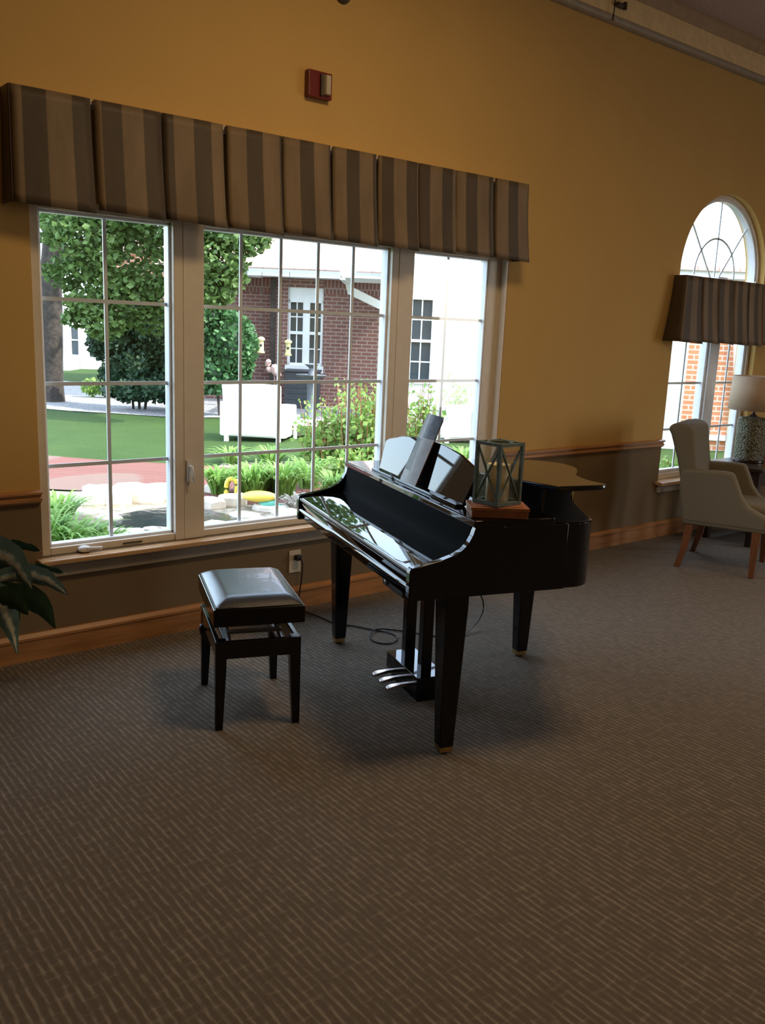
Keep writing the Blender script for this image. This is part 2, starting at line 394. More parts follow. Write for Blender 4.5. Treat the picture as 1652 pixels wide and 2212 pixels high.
for gi, (a, b) in enumerate(G):
    s = MB(); q = .013
    s.box(a, a + q, YG - .022, YG + .03, GZ[0], GZ[1]).box(b - q, b, YG - .022, YG + .03, GZ[0], GZ[1])
    s.box(a, b, YG - .022, YG + .03, GZ[0], GZ[0] + q).box(a, b, YG - .022, YG + .03, GZ[1] - q, GZ[1])
    so = s.build('sash', M['vinyl'], win, bevel=.003)
    MB().box(a + q, b - q, YG - .003, YG + .003, GZ[0] + q, GZ[1] - q).build('pane', M['glass'], so)
    g = MB()
    for z in rows: g.box(a + q, b - q, YG + .004, YG + .012, z - .009, z + .009)
    for x in cols[gi]: g.box(x - .009, x + .009, YG + .0045, YG + .0125, GZ[0] + q, GZ[1] - q)
    g.build('grille', M['grille'], so)
h = MB(); hx, hz = 2.055, .85
h.box(hx - .012, hx + .012, .005, .026, hz - .055, hz + .055)
h.tube([(hx, .012, hz + .03), (hx, -.02, hz + .025), (hx + .004, -.026, hz - .02), (hx + .006, -.022, hz - .05)], [.007, .008, .007, .006])
h.build('window_handle', M['white_plastic'], win, smooth=True)
c = MB(); c.ball((1.50, .015, .506), .032, .026, .017)
c.tube([(1.50, -.005, .512), (1.535, -.014, .512), (1.575, -.016, .508)], [.008, .007, .009])
c.build('window_crank', M['white_plastic'], win, smooth=True)
MB().box(1.70, 1.80, .024, .031, .502, .508).build('vent_slot', M['darkfit'], win)
structure(MB().box(1.268, 4.345, -.058, .04, .462, .487).build('trim_7', M['oaklight'], bevel=.006, seg=3))
structure(MB().box(1.285, 4.33, -.022, 0, .395, .462).build('trim_8', M['apron'], bevel=.004))

# ================================================================== ARCHED WINDOW
win2 = thing('window_2', None, None); structure(win2)
y2 = .085; f = MB(); f.box(W2[0], W2[0] + .04, .05, .15, W2[2], W2[3]).box(W2[1] - .045, W2[1], .05, .15, W2[2], W2[3])
f.box(W2[0], W2[1], .05, .15, W2[2], W2[2] + .05).box(W2[0], W2[1], .05, .15, W2[3] - .15, W2[3] - .09)
f.build('frame', M['cream'], win2, bevel=.003)
def ring(m, r0, r1, ya, yb, n=40):
    for i in range(n):
        a0, a1 = math.pi * i / n, math.pi * (i + 1) / n; P = lambda r, a, y: (xc2 - r * math.cos(a), y, W2[3] + r * math.sin(a))
        m.add([P(r0, a0, ya), P(r0, a1, ya), P(r1, a1, ya), P(r1, a0, ya), P(r0, a0, yb), P(r0, a1, yb), P(r1, a1, yb), P(r1, a0, yb)],
              [(0, 1, 2, 3), (7, 6, 5, 4), (0, 4, 5, 1), (3, 2, 6, 7)])
    return m
ring(MB(), rad - .028, rad - .002, .05, .15).build('arch_frame', M['cream'], win2)
ring(MB(), rad - .05, rad - .028, .065, .12).box(xc2 - rad + .028, xc2 - rad + .05, .065, .12, W2[3] - .09, W2[3]).box(xc2 + rad - .05, xc2 + rad - .028, .065, .12, W2[3] - .09, W2[3]).build('arch_sash', M['vinyl'], win2)
MB().prism([(x, z) for x, z in [(xc2 - (rad - .03) * math.cos(math.pi * i / 30), W2[3] + (rad - .03) * math.sin(math.pi * i / 30)) for i in range(31)] + [(xc2 + rad - .03, W2[3] - .09), (xc2 - rad + .03, W2[3] - .09)]], y2 - .003, y2 + .003, lambda x, z, y: (x, y, z)).build('arch_pane', M['glass'], win2)
g = MB()
for a in (45, 90, 135):
    g.bar((xc2 + .01 * math.cos(R(a)), y2 + .01, W2[3] - .07), (xc2 + (rad - .05) * math.cos(R(a)), y2 + .01, W2[3] + (rad - .05) * math.sin(R(a))), .014, .008, (0, 1, 0))
ring(g, .295, .31, y2 + .006, y2 + .014, 24)
g.build('arch_grille', M['grille'], win2)
mx0, mx1 = 6.87, 7.01
MB().box(mx0, mx1, .045, .15, W2[2], W2[3]).build('mullion', M['vinyl'], win2, bevel=.003)
for a, b in ((W2[0] + .04, mx0), (mx1, W2[1] - .045)):
    s = MB(); q = .03; z0, z1 = W2[2] + .05, W2[3] - .15
    s.box(a, a + q, .065, .115, z0, z1).box(b - q, b, .065, .115, z0, z1).box(a, b, .065, .115, z0, z0 + q).box(a, b, .065, .115, z1 - q, z1)
    so = s.build('sash', M['vinyl'], win2, bevel=.003)
    MB().box(a + q, b - q, y2 - .003, y2 + .003, z0 + q, z1 - q).build('pane', M['glass'], so)
    g = MB()
    for z in (1.67, 1.26, .88): g.box(a + q, b - q, y2 + .004, y2 + .012, z - .009, z + .009)
    xm = (a + b) / 2; g.box(xm - .009, xm + .009, y2 + .0045, y2 + .0125, z0 + q, z1 - q)
    g.build('grille', M['grille'], so)
structure(MB().box(W2[0] - .04, W2[1] + .04, -.07, .05, .445, .472).build('trim_9', M['oaklight'], bevel=.005))
structure(MB().box(W2[0] - .02, W2[1] + .02, -.022, 0, .38, .445).build('trim_10', M['apron'], bevel=.004))

# ================================================================== VALANCES
def valance(name, label, xs, phases, ztop, zbot, proj, flare, flareside, group=None):
    o = thing(name, label, 'valance', (xs[0], 0, ztop), 0, group)
    bx, bz = xs[0], ztop; m = MB(); st = []; NR = 12
    rg = random.Random(len(xs))
    def strip(pts_top, pts_bot, svals):                  # loft a strip of fabric
        n0 = len(m.v); n = len(pts_top)
        for r in range(NR + 1):
            k = r / NR; kk = k ** 1.5
            for i in range(n):
                a, b = Vector(pts_top[i]), Vector(pts_bot[i]); p = a.lerp(b, k)
                p.y = a.y + (b.y - a.y) * kk
                p.x = a.x + (b.x - a.x) * kk
                m.v.append((p.x - bx, p.y, p.z - bz)); st.append(svals[i])
        for r in range(NR):
            for i in range(n - 1): m.f.append((n0 + r * n + i, n0 + r * n + i + 1, n0 + (r + 1) * n + i + 1, n0 + (r + 1) * n + i))
    np_ = len(xs) - 1
    for i in range(np_):
        a, b = xs[i], xs[i + 1]; K = 10; w_ = b - a
        deep = (i + 1) % 2 == 1
        dl, dr = (i % 2 == 1), (i % 2 == 0 and i < np_ - 1)
        if i >= 7 and np_ > 8: dl, dr = i == 9, i == 8
        if i == 7 and np_ > 8: dl = False
        if i == 6 and np_ > 8: dl, dr = True, False
        if i == 5 and np_ > 8: dr = True
        gl, gr = (.009 if dl else .003), (.009 if dr else .003)
        T, B, S = [], [], []
        dz = rg.uniform(-.006, .006); bow = rg.uniform(.004, .012)
        xa_b = a - (flareside if i == 0 else 0); xb_b = b + (flareside if i == np_ - 1 else 0)
        # fold behind on the left, face, fold behind on the right
        T.append((a + .03, -proj + .035, ztop)); B.append((xa_b + .035, -proj - flare + .045, zbot + .006)); S.append(phases[i] * 0 + .25)
        for k in range(K + 1):
            q = k / K; bul = math.sin(math.pi * q)
            T.append((a + gl + (w_ - gl - gr) * q, -proj - .004 * bul, ztop)); xb = xa_b + gl + (xb_b - xa_b - gl - gr) * q
            B.append((xb, -proj - flare - bow * bul - .012 * q, zbot + dz - .012 * q))
            S.append((q - phases[i]) / .62 + 2)
        T.append((b - .03, -proj + .035, ztop)); B.append((xb_b - .03, -proj - flare + .03, zbot + .0)); S.append(2.25)
        strip(T, B, S)
    for side, x, sx in ((0, xs[0], -1), (1, xs[-1], 1)):  # returns to the wall
        T, B, S = [], [], []
        for k in range(5):
            q = k / 4; T.append((x, -proj * (1 - q) - .001, ztop)); B.append((x + sx * flareside, -(proj + flare) * (1 - q) - .001, zbot)); S.append(2.2 + q * .1)
        strip(T, B, S)
    m.a['stripe'] = st
    m.build('fabric', M['valance'], o, smooth='all', solid=.003, recalc=False)
    MB().box(0, xs[-1] - xs[0], -proj + .012, -.001, -.02, -.002).build('mounting_board', M['cream'], o)
    return o
vx = [1.20, 1.545, 1.865, 2.185, 2.505, 2.81, 3.115, 3.41, 3.70, 4.02, 4.325]
valance('window_valance', 'long pleated brown striped fabric valance hanging over the wide window above the piano', vx,
        [.14, .10, .50, .35, .35, .30, .07, .0, .25, .38], 2.525, 2.062, .11, .03, .012, 'striped window valances')
vx2 = [6.165, 6.40, 6.63, 6.86, 7.09, 7.32, 7.58]
valance('window_valance', 'short flared brown striped valance crossing the arched window behind the armchair', vx2,
        [.1, .3, .05, .25, .4, .1], 2.10, 1.60, .105, .05, .075, 'striped window valances')

# ================================================================== WALL FITTINGS
o = thing('fire_alarm_strobe', 'dark red fire alarm strobe with clear lens high on the wall over the valance', 'fire alarm', (2.782, 0, 2.825))
MB().box(-.074, .074, -.038, .004, -.064, .066).build('housing', M['strobe_red'], o, bevel=.006)
MB().box(-.005, .012, -.052, -.036, -.052, .052).build('reflector', M['darkfit'], o, bevel=.003)
MB().prism([(.014, -.036), (.058, -.036), (.05, -.062), (.022, -.062)], -.044, .05).build('lens', M['strobe_lens'], o, bevel=.004)
o = thing('wall_sensor', 'small dark round fitting on the wall above the fire alarm', 'sensor', (2.93, 0, 3.30))
m = MB(); m.loft([[(r * math.cos(2 * math.pi * i / 20), -y, r * math.sin(2 * math.pi * i / 20)) for i in range(20)] for r, y in ((.05, 0), (.05, .012), (.032, .03), (.012, .036))])
m.build('dome', M['darkfit'], o, smooth=True)
o = thing('wall_outlet', 'almond electrical outlet plate below the window sill near the piano leg', 'outlet', (2.706, 0, .282))
MB().box(-.04, .04, -.007, 0, -.066, .066).build('cover_plate', M['almond'], o, bevel=.003)
for z in (-.026, .026): MB().box(-.017, .017, -.010, -.006, z - .017, z + .017).build('socket', M['almond'], o, bevel=.003)
o = thing('bracket', 'small dark bracket on the cornice at the upper right by a hanging wire', 'bracket', (5.18, -.012, 3.765))
MB().box(-.05, .035, -.035, 0, -.012, .012).build('arm', M['darkfit'], o, bevel=.004)
m = MB(); m.lathe([(.014, -.02), (.014, .024)], 14, (.03, -.03, .0)); m.build('knob', M['darkfit'], o, smooth=True)
m = MB(); m.tube([(5.10, -.05, 3.925), (5.10, -.045, 3.80), (5.101, -.04, 3.70), (5.102, -.037, 3.655)], .0035)
tag(m.build('hanging_wire', M['cord'], smooth=True), 'thin dark wire hanging vertically across the cornice at upper right', 'wire')

# ================================================================== PIANO
PA = math.atan2(-.957, -.291)
pn = thing('grand_piano', 'glossy black baby grand piano with slightly raised lid standing by the window', 'piano', (2.58, -.607, 0), PA)
def arcpts(cx, cy, r, a0, a1, n): return [(cx + r * math.cos(R(a0 + (a1 - a0) * i / n)), cy + r * math.sin(R(a0 + (a1 - a0) * i / n))) for i in range(n + 1)]
AL, AR = -.07, 1.335
curve = [(AR, .44)] + arcpts(1.225, .485, .11, 0, 62, 6) + [(1.20, .615), (1.12, .648), (1.03, .685), (.94, .725), (.85, .785), (.77, .845), (.69, .90), (.60, .955), (.50, 1.0), (.40, 1.035), (.28, 1.055), (.16, 1.05), (.06, 1.02), (-.02, .965), (AL, .88)]
plan = [(AL, .05), (AR, .05)] + curve
cs = MB().prism(plan, .662, .918)
cs.box(AL + .001, AR - .001, -.196, .06, .664, .735)
M['polish'] = NT('polished_black_lid'); M['polish'] = M['polish'].end(M['polish'].bsdf((.003, .003, .0035), .02, 0, .95, 0))
cs.build('case', M['black_gloss'], pn, bevel=.005, smooth=True)
prof = [(-.212, .66), (-.212, .772), (-.205, .782), (-.15, .792), (-.09, .804), (-.04, .82), (-.005, .838), (.018, .862), (.034, .892), (.044, .925), (.048, .944), (.16, .944), (.16, .9185), (.44, .9185), (.44, .66)]
for nm, a in (('cheek', AL - .0008), ('cheek', AR - .0312)):
    MB().prism(prof, 0, .032, lambda b, z, a_, a0=a: (a0 + a_, b, z)).build(nm, M['black_gloss'], pn, bevel=.003, smooth=True)
# fallboard: closed key cover sloping gently to the player, then the hollow back rising to the top
fb = [(-.204, .766), (-.200, .774), (-.19, .7765), (-.01, .7965), (.0, .7975), (.0, .76), (-.19, .752)]
MB().prism(fb, AL + .033, AR - .033, lambda b, z, a: (a, b, z)).build('fallboard', M['polish'], pn, smooth=True)
MB().box(AL + .033, AR - .033, -.209, -.200, .758, .771).build('fallboard_edge_strip', M['felt_strip'], pn, bevel=.003)
bk = [(-.002, .795), (.012, .806), (.022, .83), (.030, .87), (.036, .91), (.04, .93), (.10, .93), (.10, .79)]
MB().prism(bk, AL + .033, AR - .033, lambda b, z, a: (a, b, z)).build('name_board', M['matte_black'], pn, smooth=True)
ks = [(-.196, .757), (-.203, .75), (-.203, .722), (-.208, .716), (-.211, .708), (-.208, .70), (-.196, .695), (-.196, .672), (-.18, .664), (-.15, .664), (-.15, .757)]
MB().prism(ks, AL + .032, AR - .032, lambda b, z, a: (a, b, z)).build('key_slip', M['black_gloss'], pn, smooth=True, bevel=.001)
MB().box(AL - .004, AR + .004, .036, .375, .9185, .946).build('top_panel', M['black_gloss'], pn, bevel=.006, seg=3, smooth=True)
MB().prism([(x * .985 + .01, y * .985) for x, y in [(AL + .02, .36), (AR - .02, .36)] + curve], .9182, .922).build('soundboard', M['interior'], pn)
TH = R(4.8)
def lidf(a, b, z): return (AL + (a - AL) * math.cos(TH) - z * math.sin(TH), b, .924 + (a - AL) * math.sin(TH) + z * math.cos(TH))
ld = MB().prism([(AL - .004, .378), (AR + .006, .378), (AR + .008, .56), (AR - .005, .60), (AR - .04, .622), (1.22, .632)] + [(x + .006, y + .006) for x, y in curve[9:]], 0, .020, lidf)
ld.build('lid', M['black_gloss'], pn, bevel=.004, smooth=True)
MB().bar((1.12, .45, .92), (1.10, .47, 1.028), .014, .014, (1, 0, 0)).build('lid_prop', M['black_satin'], pn)
MB().tube([(AL - .002, .45, .921), (AL - .002, .80, .921)], .007).build('lid_hinge', M['brass'], pn, smooth=True)
# music desk
def deskf(a, q, off): return (a, .105 + .30 * q + off * .955, .946 + .955 * q - off * .30)
dk = [(.215, .005), (1.095, .005), (1.125, .145), (1.10, .158), (.95, .192), (.80, .207), (.655, .212), (.51, .207), (.36, .192), (.21, .158), (.185, .145)]
MB().prism(dk, 0, .016, deskf).build('music_desk', M['black_gloss'], pn, bevel=.004, smooth=True)
MB().box(.20, 1.10, .075, .115, .9455, .957).build('music_ledge', M['black_gloss'], pn, bevel=.003)
def legmesh(m, x, y, zt, hw_t, hw_b, z0=.03):
    return m.loft([[(x + sx * w_, y + sy * w_, z) for sx, sy in ((-1, -1), (1, -1), (1, 1), (-1, 1))] for w_, z in ((hw_b, z0), (hw_t, zt - .06), (hw_t, zt))])
for x, y in ((-.011, .012), (1.244, .010), (.413, .842)):
    lg = legmesh(MB(), x, y, .664, .048, .029).build('leg', M['black_leg'], pn, bevel=.006, seg=2)
    MB().box(x - .027, x + .027, y - .027, y + .027, .010, .034).build('brass_ferrule', M['brass'], lg, bevel=.003)
    MB().lathe([(.018, 0), (.018, .011)], 14, (x, y, 0)).build('foot_pad', M['black_plastic'], lg)
for x in (.562, .742): MB().box(x - .024, x + .024, .125, .175, .10, .668).build('lyre_post', M['black_leg'], pn, bevel=.004)
MB().box(.462, .812, .085, .232, .045, .122).box(.49, .79, .10, .22, .0, .047).build('pedal_box', M['black_gloss'], pn, bevel=.003)
for x in (.555, .637, .719):
    m = MB(); ring_ = lambda b, w_, z, h_: [(x - w_, b, z - h_), (x + w_, b, z - h_), (x + w_, b, z + h_), (x - w_, b, z + h_)]
    m.loft([ring_(.095, .010, .062, .006), ring_(.05, .011, .060, .007), ring_(.01, .017, .056, .007), ring_(-.012, .017, .052, .006), ring_(-.02, .010, .050, .004)])
    m.build('pedal', M['pedal'], pn, smooth=True, bevel=.002)
MB().prism([(.98, -.17), (1.19, -.17), (1.19, -.02), (.98, -.02)], .622, .664).build('headphone_box', M['black_plastic'], pn, bevel=.008)
m = MB(); m.loft([[(1.03 + r * math.cos(2 * math.pi * i / 14), -.17 - y, .645 + r * math.sin(2 * math.pi * i / 14)) for i in range(14)] for r, y in ((.012, 0), (.012, .008), (.008, .010))])
m.build('socket_knob', M['steel'], pn, smooth=True)
# sheet of photographs leaning on the music desk
def sheetf(a, q, off): return (a, .078 + .36 * q + off * .93, .957 + .933 * q - off * .36)
sh = thing('photo_brochure', 'tall folded brochure with grey photographs leaning on the piano music desk', 'brochure', (2.58, -.607, 0), PA)
def sheetmat():
    t = NT('printed_photo_sheet'); tc = t.n('ShaderNodeTexCoord'); sp = t.n('ShaderNodeSeparateXYZ'); t.l(tc.outputs['Object'], sp.inputs[0])
    ax = t.math('GREATER_THAN', sp.outputs[0], .62); zz = sp.outputs[2]
    top = t.math('GREATER_THAN', zz, 1.155); mid = t.math('MULTIPLY', t.math('GREATER_THAN', zz, 1.01), t.math('LESS_THAN', zz, 1.15))
    nz = t.noise(t.coord(), 30, 5, .6); photo = t.ramp(nz, [(.35, (.008, .009, .013)), (.55, (.035, .036, .042)), (.72, (.12, .12, .13))])
    pale = t.ramp(nz, [(.3, (.26, .265, .28)), (.7, (.36, .365, .38))])
    k = t.math('ADD', t.math('MULTIPLY', ax, top), t.math('MULTIPLY', t.math('SUBTRACT', 1.0, ax), mid))
    return t.end(t.bsdf(t.mix(t.math('MINIMUM', k, 1.0), pale, photo), .35, 0, .15, 0))
M['sheet'] = sheetmat()
m = MB(); N = 8; v0 = []
for r in range(2):
    for i in range(N + 1):
        q = i / N
        for j in range(7):
            s_ = j / 6; a = .545 + .165 * s_ + .012 * q; curl = .014 * math.sin(math.pi * s_) * (.4 + q * .6)
            v0.append(sheetf(a, .315 * q, -.001 - curl - r * .0015))
fs = []
for r in range(2):
    for i in range(N):
        for j in range(6):
            k = r * (N + 1) * 7 + i * 7 + j; fs.append((k, k + 1, k + 8, k + 7))
m.add(v0, fs); m.build('cover', M['sheet'], sh, smooth='all')
m = MB(); m.prism([(.56, 0), (.700, 0), (.712, .305), (.572, .305)], .004, .007, sheetf); m.build('back_page', M['boxwood'], sh)

# wooden box and lantern with candle
def pw(a, b, z):
    ca, sa = math.cos(PA), math.sin(PA)
    return Vector((2.58 + a * ca - b * sa, -.607 + a * sa + b * ca, z))
BA = math.atan2(.33, -.944) + PA                          # box depth axis
bx = thing('wooden_box', 'low reddish brown wooden box on the piano top under the lantern', 'box', pw(1.258, .168, .9465), PA + R(-19.3))
MB().box(-.068, .068, -.105, .105, 0, .028).build('body', M['boxwood'], bx, bevel=.003)
MB().box(-.072, .072, -.109, .109, .028, .040).box(-.052, .052, -.088, .088, .040, .042).build('box_lid', M['boxwood'], bx, bevel=.003)
LC = pw(1.243, .172, .989); LR = PA + math.atan2(.957, -.29)
ln = thing('lantern', 'green metal lantern with crossed braces standing on the wooden box on the piano', 'lantern', LC, LR)
hs, LH = .058, .232
corners = [(-hs, -hs), (hs, -hs), (hs, hs), (-hs, hs)]
m = MB(); q = .006
for x0_, x1_, y0_, y1_ in ((-hs - q, hs + q, -hs - q, -hs + q), (-hs - q, hs + q, hs - q, hs + q), (-hs - q, -hs + q, -hs, hs), (hs - q, hs + q, -hs, hs)): m.box(x0_, x1_, y0_, y1_, 0, .014)
m.box(-hs, hs, -hs, hs, .001, .007); m.build('bottom_frame', M['green_metal'], ln, bevel=.001)
m = MB()
for x0_, x1_, y0_, y1_ in ((-hs - q, hs + q, -hs - q, -hs + q), (-hs - q, hs + q, hs - q, hs + q), (-hs - q, -hs + q, -hs, hs), (hs - q, hs + q, -hs, hs)): m.box(x0_, x1_, y0_, y1_, LH - .012, LH)
m.build('top_frame', M['green_metal'], ln, bevel=.001)
m = MB(); rr = [[((hs - .012 + r * math.cos(2 * math.pi * k / 6)) * math.cos(2 * math.pi * i / 28), (hs - .012 + r * math.cos(2 * math.pi * k / 6)) * math.sin(2 * math.pi * i / 28), LH - .004 + r * math.sin(2 * math.pi * k / 6)) for k in range(6)] for i in range(29) for r in (.005,)]
m.loft(rr, cap=False); m.build('top_ring', M['green_metal'], ln, smooth=True)
for x, y in corners: MB().box(x - .0065, x + .0065, y - .0065, y + .0065, .0, LH).build('post', M['green_metal'], ln, bevel=.001)
for i in range(4):
    (xa, ya), (xb, yb) = corners[i], corners[(i + 1) % 4]
    m = MB(); m.bar((xa, ya, .012), (xb, yb, LH - .012), .008, .004).bar((xb, yb, .012), (xa, ya, LH - .012), .008, .004)
    m.build('cross_brace', M['green_metal'], ln)
    k = .88; MB().bar((xa * k, ya * k, LH / 2), (xb * k, yb * k, LH / 2), .0015, LH - .03, (0, 0, 1)).build('glass_panel', M['lantern_glass'], ln)
m = MB(); m.tube([(-hs - .006, -hs, .15), (-hs - .022, -hs - .008, .165), (-hs - .026, -hs - .01, .15), (-hs - .008, -hs - .002, .135)], .0025, 6); m.build('latch', M['green_metal'], ln, smooth=True)
cd = thing('pillar_candle', 'thick cream pillar candle inside the green lantern', 'candle', LC + Vector((0, 0, .0075)), LR)
m = MB(); m.lathe([(.042, 0), (.043, .004), (.043, .136), (.040, .141), (.028, .137), (.004, .135)], 28); m.build('wax', M['candle'], cd, smooth=True)
m = MB(); m.tube([(0, 0, .132), (.001, 0, .143), (.003, 0, .15)], .0014, 6); m.build('wick', M['wick'], cd)

# ================================================================== PIANO BENCH
bu = math.atan2(-.355, .935)
bn = thing('piano_bench', 'black adjustable piano bench with tufted vinyl seat in front of the piano', 'bench', (1.581, -1.152, 0), bu)
BW, BL = .345, .505
for x, y in ((.022, .022), (BW - .022, .022), (BW - .022, BL - .022), (.022, BL - .022)):
    m = MB(); dx, dy = (1 if x < .1 else -1), (1 if y < .1 else -1)
    sq = lambda z, w_: [(x - dx * .022 + dx * a * w_, y - dy * .022 + dy * b * w_, z) for a, b in ((0, 0), (1, 0), (1, 1), (0, 1))]
    m.loft([sq(0, .030), sq(.26, .044), sq(.377, .046)]); m.build('leg', M['black_leg'], bn, bevel=.003)
for x0_, x1_, y0_, y1_ in ((.04, BW - .04, .002, .022), (.04, BW - .04, BL - .022, BL - .002), (.002, .022, .04, BL - .04), (BW - .022, BW - .002, .04, BL - .04)):
    MB().box(x0_, x1_, y0_, y1_, .302, .375).build('apron_rail', M['black_leg'], bn, bevel=.003)
m = MB()
for x in (.07, BW - .07):
    m.bar((x, .06, .335), (x, BL - .06, .442), .012, .018).bar((x + .014, BL - .06, .335), (x + .014, .06, .442), .012, .018)
m.box(.06, BW - .06, .10, .125, .37, .383).box(.06, BW - .06, BL - .125, BL - .10, .37, .383).box(.05, .075, .05, BL - .05, .325, .34).box(BW - .075, BW - .05, .05, BL - .05, .325, .34)
m.build('lift_mechanism', M['steel'], bn, bevel=.002)
for x, sx in ((-.001, -1), (BW + .001, 1)):
    m = MB(); rings = []
    for r, q in ((.008, 0), (.008, .012), (.022, .014), (.024, .026), (.018, .032)): rings.append([(x + sx * q, BL / 2 + r * math.cos(2 * math.pi * i / 16), .345 + r * math.sin(2 * math.pi * i / 16)) for i in range(16)])
    if sx < 0: m.loft(rings); m.build('height_knob', M['black_plastic'], bn, smooth=True)
MB().box(-.008, BW + .012, -.008, BL + .008, .440, .512).build('seat_box', M['black_satin'], bn, bevel=.005, seg=3)
m = MB(); n = 22; vs, fs = [], []
def cush(u_, v_):
    e = min(u_, 1 - u_) ; f_ = min(v_, 1 - v_)
    s1 = min(1, e / .17); s2 = min(1, f_ / .13); s_ = lambda t: math.sin(t * math.pi / 2) ** .8
    return .012 + .026 * min(s_(s1), s_(s2)) * (.75 + .25 * s_(s1) * s_(s2)) + .006 * math.sin(math.pi * u_) * math.sin(math.pi * v_)
n = 40
for i in range(n + 1):
    for j in range(n + 1):
        u_, v_ = i / n, j / n; vs.append((.004 + (BW - .004) * u_, .0 + BL * v_, .508 + cush(u_, v_)))
for i in range(n):
    for j in range(n): k = i * (n + 1) + j; fs.append((k, k + n + 1, k + n + 2, k + 1))
edge = [i * (n + 1) for i in range(n + 1)] + [n * (n + 1) + j for j in range(1, n + 1)] + [i * (n + 1) + n for i in range(n - 1, -1, -1)] + [j for j in range(n - 1, 0, -1)]
k0 = len(vs); vs += [(vs[e][0], vs[e][1], .506) for e in edge]
for i in range(len(edge)): j = (i + 1) % len(edge); fs.append((edge[i], edge[j], k0 + j, k0 + i))
m.add(vs, fs); m.build('cushion', M['leather'], bn, smooth=True)
m = MB(); c_ = .004; m.tube([(c_, 0, .516), (BW, 0, .516), (BW, BL, .516), (c_, BL, .516), (c_, 0.001, .516)], .004, 6); m.build('piping', M['leather'], bn, smooth=True)

# ================================================================== POWER CORD
pts = [(2.712, -.020, .308), (2.716, -.045, .306), (2.722, -.06, .27), (2.720, -.055, .18), (2.712, -.048, .08), (2.712, -.055, .015), (2.716, -.085, .006), (2.733, -.22, .006), (2.745, -.38, .006), (2.80, -.44, .006), (2.85, -.54, .006), (2.895, -.62, .006), (2.90, -.70, .006), (2.85, -.755, .006), (2.785, -.76, .006), (2.752, -.70, .006), (2.785, -.62, .009), (2.86, -.575, .014), (2.93, -.60, .008), (3.0, -.68, .006), (3.06, -.79, .006), (3.14, -.87, .006), (3.23, -.885, .008), (3.30, -.86, .02), (3.355, -.85, .045), (3.395, -.85, .10), (3.39, -.85, .16), (3.365, -.85, .22), (3.32, -.86, .45), (3.30, -.87, .664)]
def spline(p, k=5):
    p = [Vector(x) for x in p]; o_ = []
    for i in range(len(p) - 1):
        a, b, c_, d = p[max(i - 1, 0)], p[i], p[i + 1], p[min(i + 2, len(p) - 1)]
        for j in range(k):
            t = j / k; o_.append(.5 * ((2 * b) + (c_ - a) * t + (2 * a - 5 * b + 4 * c_ - d) * t * t + (3 * b - a - 3 * c_ + d) * t ** 3))
    return o_ + [p[-1]]
cdd = thing('power_cord', 'thin black power cord looped on the carpet from the outlet to the piano', 'cord', (0, 0, 0))
m = MB(); m.tube(spline(pts), .0042, 6); m.build('cable', M['cord'], cdd, smooth=True)
MB().box(2.694, 2.730, -.045, -.011, .292, .324).build('plug', M['cord'], cdd, bevel=.006)

# ================================================================== ARMCHAIR, TABLE, LAMP
ch = thing('armchair', 'grey beige upholstered armchair with sloping arms and wooden legs by the arched window', 'armchair', (5.601, -.654, 0), R(-69.15))
# local x: towards the front of the chair, local y: across to the far side
CW = .56
def chleg(pts_, w_=.045):
    m = MB(); m.loft([[(x + sx * k, y + sy * k, z) for sx, sy in ((-1, -1), (1, -1), (1, 1), (-1, 1))] for x, y, z, k in pts_]); return m
for y in (.0, CW):
    s_ = 1 if y else -1
    chleg([(-.005, y, 0, .019), (.03, y, .14, .023), (.055, y - s_ * .01, .345, .028)]).build('leg', M['chairleg'], ch, bevel=.004)
    chleg([(.50, y, 0, .018), (.50, y, .345, .028)]).build('leg', M['chairleg'], ch, bevel=.004)
m = MB(); m.prism([(.0, -.03), (.56, -.03), (.56, CW + .03), (.0, CW + .03)], .325, .40); m.build('seat_base', M['chairfab'], ch, bevel=.015, seg=3, smooth=True)
m = MB(); m.prism([(.10, .055), (.585, .055), (.585, CW - .055), (.10, CW - .055)], .385, .505); m.build('seat_cushion', M['chairfab'], ch, bevel=.035, seg=4, smooth=True)
bp_ = [(.02, .36), (-.03, .55), (-.09, .78), (-.150, .95), (-.178, .995), (-.145, 1.022), (-.085, 1.032), (-.018, 1.02), (.008, .985), (.042, .78), (.09, .55), (.13, .40)]
m = MB(); m.prism(bp_, .0, CW, lambda x, z, y: (x, y, z)); m.build('backrest', M['chairfab'], ch, bevel=.028, seg=4, smooth=True)
ap = [(.0, .34), (-.045, .58), (-.05, .70), (.0, .718), (.24, .728), (.305, .722), (.335, .66), (.375, .57), (.43, .50), (.50, .465), (.555, .44), (.565, .34)]
for y in (-.035, CW - .055):
    m = MB(); m.prism(ap, y, y + .09, lambda x, z, y_: (x, y_, z)); m.build('arm', M['chairfab'], ch, bevel=.022, seg=4, smooth=True)
tb = thing('side_table', 'dark wooden side table in the corner behind the armchair under the lamp', 'table', (7.02, -.42, 0))
MB().box(-.42, .42, -.26, .26, .615, .645).build('table_top', M['tablewood'], tb, bevel=.006)
MB().box(-.38, .38, -.22, .22, .50, .615).build('drawer_case', M['tablewood'], tb, bevel=.004)
for x in (-.35, .35):
    for y in (-.19, .19): MB().box(x - .025, x + .025, y - .025, y + .025, 0, .50).build('leg', M['tablewood'], tb, bevel=.003)
MB().box(-.36, .36, -.20, .20, .14, .165).build('lower_shelf', M['tablewood'], tb, bevel=.003)
lp = thing('table_lamp', 'table lamp with beige drum shade and woven pattern base at the right edge', 'lamp', (6.955, -.36, .6455))
m = MB(); m.lathe([(.085, 0), (.115, .006), (.118, .03), (.12, .30), (.118, .35), (.10, .365), (.03, .372)], 36); m.build('lamp_base', M['weave'], lp, smooth=True)
